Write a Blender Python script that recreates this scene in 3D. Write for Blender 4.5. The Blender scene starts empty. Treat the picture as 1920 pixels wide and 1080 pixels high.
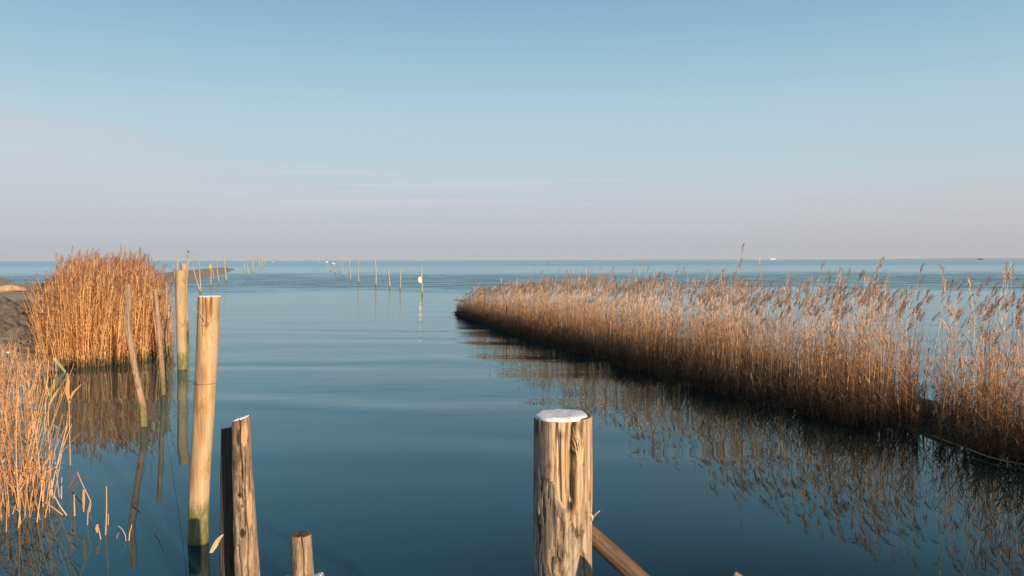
import bpy, math, random
import numpy as np
from mathutils import Vector, Matrix, Euler
from mathutils import noise as mnoise

rnd = random.Random(7)
rng = np.random.default_rng(11)
S = bpy.context.scene
COL = S.collection

# ---------------------------------------------------------------- camera
F = 1507.0                       # focal length in photograph pixels (1920 wide)
H = 2.0                          # eye height above the water
cam_d = bpy.data.cameras.new("camera")
cam = bpy.data.objects.new("camera", cam_d)
COL.objects.link(cam)
cam_d.sensor_width = 36.0
cam_d.lens = 36.0 * F / 1920.0
cam_d.clip_start = 0.05
cam_d.clip_end = 60000
cam.location = (0, 0, H)
cam.rotation_euler = Euler((math.radians(90 - 2.01), math.radians(0.12), 0), 'XYZ')
S.camera = cam
RC = cam.rotation_euler.to_matrix()
S.render.resolution_x, S.render.resolution_y = 1024, 576

# ---------------------------------------------------------------- light
SUN_AZ, SUN_EL = 146.0, 13.5     # degrees clockwise from +Y, degrees up
world = bpy.data.worlds.new("World")
S.world = world
world.use_nodes = True


def sky_nodes():
    nt = world.node_tree
    N, L = nt.nodes, nt.links
    N.clear()
    out = N.new('ShaderNodeOutputWorld')
    bg = N.new('ShaderNodeBackground')
    bg.inputs['Strength'].default_value = 0.1
    L.new(bg.outputs[0], out.inputs[0])
    sky = N.new('ShaderNodeTexSky')
    sky.sky_type = 'NISHITA'
    sky.sun_disc = False
    sky.sun_elevation = math.radians(SUN_EL)
    sky.sun_rotation = math.radians(SUN_AZ)
    sky.air_density, sky.dust_density, sky.ozone_density = 1.0, 0.6, 1.5
    tc = N.new('ShaderNodeTexCoord')
    sp = N.new('ShaderNodeSeparateXYZ')
    L.new(tc.outputs['Generated'], sp.inputs[0])

    def m(op, a, b=None, c=None, clamp=False):
        n = N.new('ShaderNodeMath'); n.operation = op; n.use_clamp = clamp
        for i, v in enumerate((a, b, c)):
            if v is None: continue
            if isinstance(v, (int, float)): n.inputs[i].default_value = v
            else: L.new(v, n.inputs[i])
        return n.outputs[0]
    z = sp.outputs[2]
    az = m('ARCTAN2', sp.outputs[0], sp.outputs[1])          # 0 at +Y, + to the right
    # the clear gradient, by sine of the elevation
    cr = N.new('ShaderNodeValToRGB')
    L.new(m('MULTIPLY', z, 1.0, clamp=True), cr.inputs[0])
    el = cr.color_ramp.elements
    pts = [(0.0, (.400, .460, .540)), (.02, (.435, .475, .560)), (.055, (.490, .545, .620)),
           (.095, (.505, .600, .670)), (.17, (.440, .610, .700)), (.23, (.345, .535, .670)),
           (.30, (.240, .440, .600)), (.36, (.165, .330, .465)), (.55, (.105, .250, .400)), (1.0, (.080, .200, .380))]
    el[0].position, el[0].color = pts[0][0], (*pts[0][1], 1)
    el[1].position, el[1].color = pts[-1][0], (*pts[-1][1], 1)
    for p, c in pts[1:-1]:
        e = el.new(p); e.color = (*c, 1)
    # thin high veil, higher on the left
    mp = N.new('ShaderNodeMapping'); mp.inputs['Scale'].default_value = (1.6, 1.6, 26)
    L.new(tc.outputs['Generated'], mp.inputs[0])
    nz = N.new('ShaderNodeTexNoise'); nz.inputs['Scale'].default_value = 1.7
    nz.inputs['Detail'].default_value = 5; nz.inputs['Roughness'].default_value = .55
    L.new(mp.outputs[0], nz.inputs['Vector'])
    edge = N.new('ShaderNodeMapRange'); edge.interpolation_type = 'SMOOTHSTEP'
    L.new(az, edge.inputs[0])
    edge.inputs[1].default_value = -.62; edge.inputs[2].default_value = -.12
    edge.inputs[3].default_value = .172; edge.inputs[4].default_value = .092
    d = m('SUBTRACT', m('ADD', edge.outputs[0], m('MULTIPLY', m('SUBTRACT', nz.outputs[0], .5), .05)), z)
    veil = N.new('ShaderNodeMapRange'); veil.interpolation_type = 'SMOOTHSTEP'
    L.new(d, veil.inputs[0])
    veil.inputs[1].default_value = -.018; veil.inputs[2].default_value = .045
    st = N.new('ShaderNodeMapRange')
    L.new(az, st.inputs[0])
    st.inputs[1].default_value = -.5; st.inputs[2].default_value = .6
    st.inputs[3].default_value = .80; st.inputs[4].default_value = .62
    mix = N.new('ShaderNodeMix'); mix.data_type = 'RGBA'
    L.new(m('MULTIPLY', veil.outputs[0], st.outputs[0]), mix.inputs[0])
    L.new(cr.outputs[0], mix.inputs[6])
    # faint thin streaks low over the water
    mp2 = N.new('ShaderNodeMapping'); mp2.inputs['Scale'].default_value = (1.1, 1.1, 75)
    L.new(tc.outputs['Generated'], mp2.inputs[0])
    nz2 = N.new('ShaderNodeTexNoise'); nz2.inputs['Scale'].default_value = 2.3; nz2.inputs['Detail'].default_value = 4
    nz2.inputs['Distortion'].default_value = .25
    L.new(mp2.outputs[0], nz2.inputs['Vector'])
    sk = N.new('ShaderNodeMapRange'); sk.interpolation_type = 'SMOOTHSTEP'; L.new(nz2.outputs[0], sk.inputs[0])
    sk.inputs[1].default_value = .50; sk.inputs[2].default_value = .70
    bd = N.new('ShaderNodeMapRange'); bd.interpolation_type = 'SMOOTHSTEP'
    L.new(m('ABSOLUTE', m('SUBTRACT', z, .095)), bd.inputs[0])
    bd.inputs[1].default_value = .06; bd.inputs[2].default_value = .0
    streak = m('MULTIPLY', m('MULTIPLY', sk.outputs[0], bd.outputs[0]), .38)
    # the veil's own colour: mauve, brighter towards its upper edge, warmer on the right
    vr = N.new('ShaderNodeValToRGB')
    L.new(m('MULTIPLY', z, 1.0, clamp=True), vr.inputs[0])
    e = vr.color_ramp.elements
    e[0].position, e[0].color = 0.0, (.415, .450, .530, 1)
    e[1].position, e[1].color = .18, (.590, .620, .690, 1)
    q = e.new(.03); q.color = (.490, .505, .570, 1)
    q = e.new(.085); q.color = (.560, .580, .635, 1)
    wm = N.new('ShaderNodeMix'); wm.data_type = 'RGBA'; wm.blend_type = 'MULTIPLY'
    wr = N.new('ShaderNodeMapRange')
    L.new(az, wr.inputs[0])
    wr.inputs[1].default_value = -.1; wr.inputs[2].default_value = .65
    L.new(wr.outputs[0], wm.inputs[0])
    L.new(vr.outputs[0], wm.inputs[6]); wm.inputs[7].default_value = (1.13, 1.03, .95, 1)
    L.new(wm.outputs[2], mix.inputs[7])
    hi = N.new('ShaderNodeMapRange'); L.new(z, hi.inputs[0])
    hi.inputs[1].default_value = .30; hi.inputs[2].default_value = .37
    fa = N.new('ShaderNodeMapRange'); L.new(az, fa.inputs[0])
    fa.inputs[1].default_value = -.55; fa.inputs[2].default_value = .45; fa.inputs[3].default_value = 1.22; fa.inputs[4].default_value = .50
    dk = N.new('ShaderNodeMix'); dk.data_type = 'RGBA'
    L.new(hi.outputs[0], dk.inputs[0]); L.new(mix.outputs[2], dk.inputs[6])
    dm = N.new('ShaderNodeMix'); dm.data_type = 'RGBA'; dm.blend_type = 'MULTIPLY'; dm.inputs[0].default_value = 1
    L.new(mix.outputs[2], dm.inputs[6]); L.new(fa.outputs[0], dm.inputs[7]); L.new(dm.outputs[2], dk.inputs[7])
    sm = N.new('ShaderNodeMix'); sm.data_type = 'RGBA'; L.new(streak, sm.inputs[0])
    L.new(dk.outputs[2], sm.inputs[6]); sm.inputs[7].default_value = (.655, .635, .665, 1)
    # strength .1 on the background: bring the gradient up to the sky model's scale, blend the two
    sc = N.new('ShaderNodeMix'); sc.data_type = 'RGBA'; sc.blend_type = 'MULTIPLY'
    sc.inputs[0].default_value = 1
    L.new(sm.outputs[2], sc.inputs[6]); sc.inputs[7].default_value = (6.62, 6.62, 6.62, 1)
    fin = N.new('ShaderNodeMix'); fin.data_type = 'RGBA'
    fin.inputs[0].default_value = .06
    L.new(sc.outputs[2], fin.inputs[6]); L.new(sky.outputs[0], fin.inputs[7])
    L.new(fin.outputs[2], bg.inputs[0])


sky_nodes()
sun_d = bpy.data.lights.new("sun", 'SUN')
sun_d.energy = 5.0
sun_d.angle = math.radians(0.55)
sun_d.color = (1.0, .75, .50)
sun = bpy.data.objects.new("sun", sun_d)
COL.objects.link(sun)
sa, se = math.radians(SUN_AZ), math.radians(SUN_EL)
SUNDIR = Vector((math.sin(sa) * math.cos(se), math.cos(sa) * math.cos(se), math.sin(se)))
sun.rotation_euler = SUNDIR.to_track_quat('Z', 'Y').to_euler()
S.view_settings.view_transform = 'Standard'
S.view_settings.look = 'None'
S.view_settings.exposure = 0.60
S.view_settings.gamma = 1


# ---------------------------------------------------------------- helpers
def ray(px, py):
    return RC @ Vector(((px - 960) / F, (540 - py) / F, -1))


def W(px, py, z=0.0):
    d = ray(px, py)
    return Vector((0, 0, H)) + d * ((z - H) / d.z)


def A(px, py, Y):
    d = ray(px, py)
    return Vector((0, 0, H)) + d * (Y / d.y)


def tag(o, label=None, cat=None, group=None, kind=None):
    if label: o['label'] = label
    if cat: o['category'] = cat
    if group: o['group'] = group
    if kind: o['kind'] = kind
    return o


def empty(name, loc):
    o = bpy.data.objects.new(name, None)
    o.empty_display_size = .1
    o.location = loc
    COL.objects.link(o)
    return o


def link(name, me, mat, parent=None, loc=None):
    o = bpy.data.objects.new(name, me)
    for mm in (mat if isinstance(mat, (list, tuple)) else [mat]):
        me.materials.append(mm)
    COL.objects.link(o)
    if loc is not None: o.location = loc
    if parent is not None: o.parent = parent
    return o


def mesh_np(name, V, T, smooth=True, mi=None, attrs=None):
    """V (n,3), T (m,3) triangles or (m,4) quads"""
    me = bpy.data.meshes.new(name)
    V = np.asarray(V, np.float32); T = np.asarray(T, np.int32)
    k = T.shape[1]
    me.vertices.add(len(V)); me.vertices.foreach_set('co', V.ravel())
    me.loops.add(T.size); me.loops.foreach_set('vertex_index', T.ravel())
    me.polygons.add(len(T))
    me.polygons.foreach_set('loop_start', np.arange(0, T.size, k, dtype=np.int32))
    me.polygons.foreach_set('loop_total', np.full(len(T), k, np.int32))
    if mi is not None: me.polygons.foreach_set('material_index', np.asarray(mi, np.int32))
    me.polygons.foreach_set('use_smooth', np.full(len(T), smooth))
    me.update(calc_edges=True)
    me.validate()
    for an, av in (attrs or {}).items():
        a = me.attributes.new(an, 'FLOAT', 'POINT')
        a.data.foreach_set('value', np.asarray(av, np.float32))
    return me


class NT:
    """small node helper"""
    def __init__(s, name):
        s.mat = bpy.data.materials.new(name); s.mat.use_nodes = True
        s.t = s.mat.node_tree; s.N, s.L = s.t.nodes, s.t.links
        s.b = s.N['Principled BSDF']; s.out = s.N['Material Output']

    def put(s, sock, v):
        if isinstance(v, bpy.types.NodeSocket): s.L.new(v, sock)
        elif isinstance(v, (tuple, list)) and len(v) == 3 and sock.type == 'RGBA': sock.default_value = (*v, 1)
        else: sock.default_value = v

    def math(s, op, a, b=None, clamp=False):
        n = s.N.new('ShaderNodeMath'); n.operation = op; n.use_clamp = clamp
        s.put(n.inputs[0], a)
        if b is not None: s.put(n.inputs[1], b)
        return n.outputs[0]

    def mix(s, f, a, b, mode='MIX'):
        n = s.N.new('ShaderNodeMix'); n.data_type = 'RGBA'; n.blend_type = mode
        s.put(n.inputs[0], f); s.put(n.inputs[6], a); s.put(n.inputs[7], b)
        return n.outputs[2]

    def noise(s, vec, scale=(1, 1, 1), detail=4, rough=.55, dist=0, loc=(0, 0, 0)):
        mp = s.N.new('ShaderNodeMapping'); mp.inputs['Scale'].default_value = scale
        mp.inputs['Location'].default_value = loc
        s.L.new(vec, mp.inputs[0])
        n = s.N.new('ShaderNodeTexNoise'); n.inputs['Scale'].default_value = 1
        n.inputs['Detail'].default_value = detail; n.inputs['Roughness'].default_value = rough
        n.inputs['Distortion'].default_value = dist
        s.L.new(mp.outputs[0], n.inputs['Vector'])
        return n.outputs[0]

    def rng(s, v, a, b, c=0.0, d=1.0, smooth=True):
        n = s.N.new('ShaderNodeMapRange'); n.interpolation_type = 'SMOOTHSTEP' if smooth else 'LINEAR'
        s.put(n.inputs[0], v)
        for i, x in enumerate((a, b, c, d)): s.put(n.inputs[i + 1], x)
        return n.outputs[0]

    def objco(s): return s.N.new('ShaderNodeTexCoord').outputs['Object']
    def pos(s): return s.N.new('ShaderNodeNewGeometry').outputs['Position']

    def attr(s, name):
        n = s.N.new('ShaderNodeAttribute'); n.attribute_name = name
        return n.outputs['Fac']

    def sep(s, v):
        n = s.N.new('ShaderNodeSeparateXYZ'); s.L.new(v, n.inputs[0]); return n.outputs

    def bump(s, h, strength=.5, dist=.01):
        n = s.N.new('ShaderNodeBump'); n.inputs['Strength'].default_value = strength
        n.inputs['Distance'].default_value = dist
        s.L.new(h, n.inputs['Height']); s.L.new(n.outputs[0], s.b.inputs['Normal'])


# ---------------------------------------------------------------- materials
def water_mat():
    n = NT('water')
    p = n.pos(); xyz = n.sep(p)
    X, Y = xyz[0], xyz[1]
    # long low swells crossing the channel, bent by the banks
    warp = n.noise(p, (.10, .16, 1), 2, .5)
    bend = n.math('MULTIPLY', n.math('POWER', n.math('MULTIPLY', n.math('ADD', X, -1.0), .10), 2.0), 1.3)
    ph = n.math('ADD', n.math('ADD', n.math('MULTIPLY', Y, 4.1), n.math('MULTIPLY', warp, 24.0)), bend)
    sw = n.math('SINE', ph)
    ph2 = n.math('ADD', n.math('ADD', n.math('MULTIPLY', Y, 2.45), n.math('MULTIPLY', X, .22)), n.math('MULTIPLY', warp, 14.0))
    sw2 = n.math('SINE', ph2)
    swell_on = n.math('MULTIPLY', n.rng(Y, 6.5, 11), n.rng(Y, 70, 30))
    h = n.math('MULTIPLY', n.math('ADD', n.math('MULTIPLY', sw, .0022), n.math('MULTIPLY', sw2, .0055)), swell_on)
    # small ripples that break the reflections sideways
    rp = n.noise(p, (1.1, 4.2, 1), 2, .5, .3)
    h = n.math('ADD', h, n.math('MULTIPLY', n.math('MULTIPLY', rp, .0060), n.rng(Y, 6, 18, .03, 1.0)))
    # the wind-ruffled belt and open water
    edge = n.math('ADD', Y, n.math('MULTIPLY', n.math('SUBTRACT', n.noise(p, (.035, .06, 1), 4, .6, .4), .5), 60.0))
    belt = n.math('MULTIPLY', n.rng(edge, 42, 66), n.rng(edge, 150, 85))
    open_ = n.rng(edge, 120, 330)
    ruff = n.math('MAXIMUM', belt, open_)
    chop = n.noise(p, (1.0, 1.9, 1), 4, .65, .5)
    h = n.math('ADD', h, n.math('MULTIPLY', n.math('MULTIPLY', chop, .085), belt))
    b = n.N.new('ShaderNodeBump'); b.inputs['Strength'].default_value = 1; b.inputs['Distance'].default_value = 1
    n.L.new(h, b.inputs['Height'])
    n.N.remove(n.b)
    gl = n.N.new('ShaderNodeBsdfGlossy'); df = n.N.new('ShaderNodeBsdfDiffuse'); fr = n.N.new('ShaderNodeFresnel'); ms = n.N.new('ShaderNodeMixShader')
    fr.inputs['IOR'].default_value = 1.44
    gl.inputs['Color'].default_value = (.77, .965, 1.0, 1)
    for q in (gl, fr): n.L.new(b.outputs[0], q.inputs['Normal'])
    FR = fr.outputs[0]; n.L.new(df.outputs[0], ms.inputs[1]); n.L.new(gl.outputs[0], ms.inputs[2])
    n.L.new(ms.outputs[0], n.out.inputs[0])
    patch = n.rng(n.noise(p, (.15, .42, 1), 5, .70, .6, (5, 2, 0)), .42, .58)
    ro = n.math('ADD', n.math('MULTIPLY', n.math('MULTIPLY', belt, patch), .42), n.math('MULTIPLY', open_, .19))
    ro = n.math('ADD', ro, n.rng(Y, 6, 45, .012, .09))
    n.put(gl.inputs['Roughness'], ro)
    n.L.new(n.math('MULTIPLY', FR, n.math('SUBTRACT', 1.0, n.math('MAXIMUM', n.math('MULTIPLY', open_, .20), n.math('MULTIPLY', n.math('MULTIPLY', belt, patch), .38)))), ms.inputs[0])   # steep little waves mirror less
    depth = n.noise(p, (.12, .08, 1), 2, .5)
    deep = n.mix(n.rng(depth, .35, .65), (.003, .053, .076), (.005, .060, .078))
    bank = n.rng(n.math('ADD', X, n.math('MULTIPLY', Y, .33)), -3.2, 3.6, smooth=False)      # bank shade painted into the water colour, darker to the right
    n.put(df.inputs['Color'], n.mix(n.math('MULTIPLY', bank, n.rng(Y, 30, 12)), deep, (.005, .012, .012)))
    return n.mat


def wood_mat(name, light, dark, stain, grain=1.0, blotch=.5, algae=None, crack=.5, bumps=.5, orange=None, zone=False, rotc=(.045, .028, .018), innerc=((.60, .44, .28), (.22, .14, .08))):
    n = NT(name)
    o = n.objco(); g = n.pos(); gz = n.sep(g)[2]
    fib = n.noise(o, (70 * grain, 70 * grain, 2.6 * grain), 5, .6, .3)
    fine = n.noise(o, (260 * grain, 260 * grain, 9 * grain), 3, .6)
    blo = n.noise(o, (16 * grain, 16 * grain, 4.0 * grain), 6, .68, .6)
    blo2 = n.noise(o, (30 * grain, 30 * grain, 9 * grain), 4, .7, .3, (3, 1, 7))
    c = n.mix(n.rng(fib, .32, .68), light, dark)
    c = n.mix(n.math('MULTIPLY', n.rng(fine, .45, .75), .35), c, dark)
    if orange is not None:
        c = n.mix(n.math('MULTIPLY', n.rng(blo2, .5, .66), .75), c, orange)
    c = n.mix(n.math('MULTIPLY', n.rng(blo, .51, .64), blotch), c, stain)
    c = n.mix(n.math('MULTIPLY', n.rng(blo, .44, .34), blotch * .5), c, tuple(min(.8, q * 1.45) for q in light))
    # hairline drying cracks along the grain
    ck = n.noise(o, (42 * grain, 42 * grain, 1.1 * grain), 2, .4, .2, (9, 4, 2))
    line = n.rng(n.math('ABSOLUTE', n.math('SUBTRACT', ck, .5)), .0, .013, 1.0, .0)
    line = n.math('MULTIPLY', line, n.rng(blo2, .42, .58))
    c = n.mix(n.math('MULTIPLY', line, crack), c, (stain[0] * .35, stain[1] * .35, stain[2] * .35))
    # knots: small dark spots
    v = n.N.new('ShaderNodeTexVoronoi'); mp = n.N.new('ShaderNodeMapping')
    mp.inputs['Scale'].default_value = (7, 7, 3.1); n.L.new(o, mp.inputs[0]); n.L.new(mp.outputs[0], v.inputs[0])
    kn = n.rng(v.outputs['Distance'], .05, .13, 1.0, .0)
    c = n.mix(n.math('MULTIPLY', kn, .6), c, stain)
    if zone:
        inner = n.attr('inner'); rot = n.attr('rot')
        ci = n.mix(n.rng(fib, .38, .66), innerc[0], innerc[1])
        ci = n.mix(n.math('MULTIPLY', n.rng(blo2, .5, .62), .5), ci, (.52, .24, .09))
        c = n.mix(inner, c, ci)
        rb = n.math('MULTIPLY', rot, n.rng(fib, .25, .6, .65, 1.0))
        c = n.mix(rb, c, rotc)
    if algae is not None:
        a0, a1 = algae
        nz = n.math('ADD', n.math('ADD', gz, n.math('MULTIPLY', n.math('SUBTRACT', blo, .5), .42)), n.math('MULTIPLY', n.math('SUBTRACT', blo2, .5), .22))
        al = n.math('MULTIPLY', n.rng(nz, a1, a1 * .72), n.rng(blo2, .36, .56, .30, 1.0))
        c = n.mix(n.math('MULTIPLY', al, .92), c, n.mix(blo2, (.035, .058, .015), (.20, .185, .07)))
        low = n.rng(nz, a0 + .06, a0 - .02)
        c = n.mix(n.math('MULTIPLY', low, .7), c, (.16, .12, .05))
        wet = n.rng(gz, .02, .0)
        c = n.mix(n.math('MULTIPLY', wet, .6), c, (.02, .02, .012))
    c = n.mix(1.0, c, (.86, .875, .89), 'MULTIPLY')
    n.put(n.b.inputs['Base Color'], c)
    n.put(n.b.inputs['Roughness'], n.rng(blo2, .3, .7, .62, .88))
    n.b.inputs['Specular IOR Level'].default_value = .3
    hh = n.math('ADD', n.math('MULTIPLY', fib, .8), n.math('MULTIPLY', fine, .25))
    hh = n.math('SUBTRACT', hh, n.math('MULTIPLY', line, .8))
    hh = n.math('ADD', hh, n.math('MULTIPLY', blo2, .5))
    n.bump(hh, bumps, .006)
    return n.mat


def reed_mat(name, cols, transl=.25, base_dark=True, ground=0.0, hi=.45, basecol=(.10, .052, .026)):
    n = NT(name)
    t = n.attr('tint')
    cr = n.N.new('ShaderNodeValToRGB'); n.L.new(t, cr.inputs[0])
    e = cr.color_ramp.elements
    e[0].position, e[0].color = 0, (*cols[0], 1)
    e[1].position, e[1].color = 1, (*cols[-1], 1)
    for i, c in enumerate(cols[1:-1]):
        q = e.new((i + 1) / (len(cols) - 1)); q.color = (*c, 1)
    gi = n.N.new('ShaderNodeNewGeometry')
    isl = gi.outputs['Random Per Island']
    c = n.mix(n.rng(isl, 0, 1, 0, .3, False), cr.outputs[0], (cols[0][0] * .55, cols[0][1] * .5, cols[0][2] * .5))
    if base_dark:      # brown old sheaths, with shade painted darker towards the foot
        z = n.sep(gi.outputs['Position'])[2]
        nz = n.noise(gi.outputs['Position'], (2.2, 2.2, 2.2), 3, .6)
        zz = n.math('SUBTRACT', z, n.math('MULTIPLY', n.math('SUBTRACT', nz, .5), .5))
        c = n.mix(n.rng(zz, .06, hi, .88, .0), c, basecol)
    n.put(n.b.inputs['Base Color'], c)
    n.b.inputs['Roughness'].default_value = .62
    n.b.inputs['Specular IOR Level'].default_value = .25
    tr = n.N.new('ShaderNodeBsdfTranslucent'); n.put(tr.inputs[0], c)
    mx = n.N.new('ShaderNodeMixShader'); mx.inputs[0].default_value = transl
    n.L.new(n.b.outputs[0], mx.inputs[1]); n.L.new(tr.outputs[0], mx.inputs[2])
    n.L.new(mx.outputs[0], n.out.inputs[0])
    return n.mat


def ground_mat(name, a, b, c3, sc=1.0, rough=.9):
    n = NT(name)
    p = n.pos()
    n1 = n.noise(p, (1.3 * sc,) * 3, 6, .65)
    n2 = n.noise(p, (14 * sc,) * 3, 5, .7)
    c = n.mix(n.rng(n1, .35, .65), a, b)
    c = n.mix(n.math('MULTIPLY', n.rng(n2, .48, .66), .7), c, c3)
    n.put(n.b.inputs['Base Color'], c)
    n.b.inputs['Roughness'].default_value = rough
    n.b.inputs['Specular IOR Level'].default_value = .2
    n.bump(n.math('ADD', n1, n.math('MULTIPLY', n2, .6)), .8, .05)
    return n.mat


def plain(name, col, rough=.6, var=.25, sc=20, metallic=0.0):
    n = NT(name)
    z = n.noise(n.objco(), (sc, sc, sc), 4, .6)
    n.put(n.b.inputs['Base Color'], n.mix(z, tuple(x * (1 - var) for x in col), tuple(min(1, x * (1 + var)) for x in col)))
    n.b.inputs['Roughness'].default_value = rough
    n.b.inputs['Metallic'].default_value = metallic
    return n.mat


M = {}
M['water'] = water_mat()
M['post'] = wood_mat('post_wood', (.45, .365, .275), (.21, .155, .115), (.05, .035, .025), 1.0, .95, None, .8, .8, (.44, .29, .17), True)
M['thick'] = wood_mat('peeled_log', (.52, .41, .27), (.40, .27, .15), (.27, .125, .05), .62, .55, (.02, .34), .3, .35, (.50, .27, .11), True, (.23, .10, .038))
M['pole'] = wood_mat('pale_log', (.48, .37, .24), (.35, .24, .14), (.24, .13, .06), .7, .6, (.0, .36), .3, .3, (.48, .28, .13))
M['grey'] = wood_mat('weathered_log', (.33, .235, .165), (.20, .135, .09), (.07, .045, .03), 1.1, .75, None, .9, 1.0, (.52, .37, .25), True, (.035, .024, .018), ((.62, .42, .28), (.42, .27, .17)))
M['darkl'] = wood_mat('dark_log', (.10, .068, .046), (.055, .037, .026), (.035, .024, .018), 1.1, .7, None, .8, .7)
M['brace'] = wood_mat('brace_wood', (.125, .075, .048), (.07, .042, .028), (.045, .03, .022), 1.1, .7, None, .7, .6)
M['stick'] = wood_mat('bark_stick', (.42, .29, .20), (.27, .17, .11), (.12, .07, .045), 1.6, .7, (.0, .34), .5, .8, (.46, .30, .18))
M['stake'] = wood_mat('far_stake', (.44, .38, .31), (.30, .25, .205), (.25, .18, .12), .5, .4, (.0, .22), .2, .2)
M['cut'] = wood_mat('end_grain', (.16, .125, .095), (.10, .078, .06), (.04, .03, .024), 1.0, .7, None, .8, .6)
def frost_mat():
    n = NT('frost'); o = n.objco()
    a = n.noise(o, (420, 420, 420), 3, .7); b = n.noise(o, (45, 45, 45), 4, .6)
    n.put(n.b.inputs['Base Color'], n.mix(n.rng(b, .35, .65), (.60, .60, .66), (.82, .82, .87)))
    n.b.inputs['Roughness'].default_value = .8
    n.bump(n.math('ADD', a, n.math('MULTIPLY', b, 1.5)), .9, .003)
    return n.mat


M['frost'] = frost_mat()
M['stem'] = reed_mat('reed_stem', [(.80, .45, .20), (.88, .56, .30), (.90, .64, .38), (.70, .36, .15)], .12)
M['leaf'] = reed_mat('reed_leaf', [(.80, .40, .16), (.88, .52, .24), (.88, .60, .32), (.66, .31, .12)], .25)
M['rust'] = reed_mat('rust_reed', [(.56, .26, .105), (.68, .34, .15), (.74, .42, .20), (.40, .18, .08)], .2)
M['litter'] = reed_mat('foot_shade_reed', [(.21, .105, .05), (.30, .155, .075), (.40, .22, .11), (.11, .06, .035)], .10)  # dead low stems, coloured dark to paint the shade at the bed's foot
M['near'] = reed_mat('near_reed', [(.70, .35, .15), (.80, .45, .21), (.86, .58, .32), (.52, .25, .10)], .30, False)
M['plume'] = reed_mat('reed_plume', [(.58, .38, .26), (.66, .46, .32), (.74, .54, .40), (.42, .27, .19)], .3, False)
M['plume_l'] = reed_mat('reed_plume_russet', [(.56, .28, .15), (.66, .36, .20), (.46, .23, .13), (.36, .19, .12)], .45, False)
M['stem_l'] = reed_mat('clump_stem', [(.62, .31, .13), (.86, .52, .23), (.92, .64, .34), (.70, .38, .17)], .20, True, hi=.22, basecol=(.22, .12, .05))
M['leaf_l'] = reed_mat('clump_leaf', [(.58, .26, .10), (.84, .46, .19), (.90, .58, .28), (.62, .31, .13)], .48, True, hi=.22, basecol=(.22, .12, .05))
M['mud'] = ground_mat('mud', (.030, .022, .015), (.055, .040, .026), (.085, .060, .038), 2.0)
M['shore'] = ground_mat('shore_soil', (.42, .34, .26), (.22, .18, .145), (.50, .38, .28), .8)
M['rock'] = ground_mat('rock', (.06, .055, .05), (.13, .115, .10), (.30, .26, .22), 5.0)
M['wire'] = plain('rusty_wire', (.16, .13, .11), .6, .3, 80, .5)
M['white'] = plain('white_feather', (.82, .80, .78), .6, .05)
M['orangef'] = plain('orange_plastic', (.75, .33, .04), .45, .1)
M['grit'] = plain('grey_wing', (.42, .43, .45), .6, .1)

# ---------------------------------------------------------------- water
nx = 2
V, Fq = [], []
ring = [3, 6, 12, 25, 60, 200, 900, 4000, 20000]
xs = [-20000, -4000, -900, -200, -60, -25, -12, -6, 0, 6, 12, 25, 60, 200, 900, 4000, 20000]
ys = [-300, -60, -10, 0, 6, 12, 25, 50, 100, 200, 500, 1500, 6000, 24000]
for y in ys:
    for x in xs: V.append((x, y, 0))
n_ = len(xs)
for j in range(len(ys) - 1):
    for i in range(n_ - 1):
        a = j * n_ + i
        Fq.append((a, a + 1, a + n_ + 1, a + n_))
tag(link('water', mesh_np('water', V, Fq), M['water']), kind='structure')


# ---------------------------------------------------------------- logs
def wob(nk, seed, amp, kmax=5, mmax=9.0):
    r = random.Random(seed)
    return [(r.randint(1, kmax), r.uniform(-mmax, mmax), r.uniform(0, 6.28), amp * r.uniform(.3, 1)) for _ in range(nk)]


def knots(P):
    d = np.linalg.norm(np.diff(np.array([tuple(p) for p in P], float), axis=0), axis=1) + 1e-6
    k = np.concatenate([[0], np.cumsum(d)])
    return k / k[-1]


def catmull(P, t, kn=None):
    """Hermite spline through the points P at knots kn (0..1), sampled at t"""
    P = np.array(P, float); n = len(P)
    k = np.linspace(0, 1, n) if kn is None else kn
    t = np.clip(np.asarray(t, float), 0, 1)
    m = np.zeros_like(P)
    dk = np.diff(k)[:, None]; sl = np.diff(P, axis=0) / dk
    m[0], m[-1] = sl[0], sl[-1]
    if n > 2: m[1:-1] = (sl[:-1] * dk[1:] + sl[1:] * dk[:-1]) / (dk[1:] + dk[:-1])
    i = np.clip(np.searchsorted(k, t, side='right') - 1, 0, n - 2)
    h = (k[i + 1] - k[i])[:, None]; f = ((t - k[i])[:, None]) / h
    return ((2 * f ** 3 - 3 * f ** 2 + 1) * P[i] + (f ** 3 - 2 * f ** 2 + f) * h * m[i]
            + (-2 * f ** 3 + 3 * f ** 2) * P[i + 1] + (f ** 3 - f ** 2) * h * m[i + 1])


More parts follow.
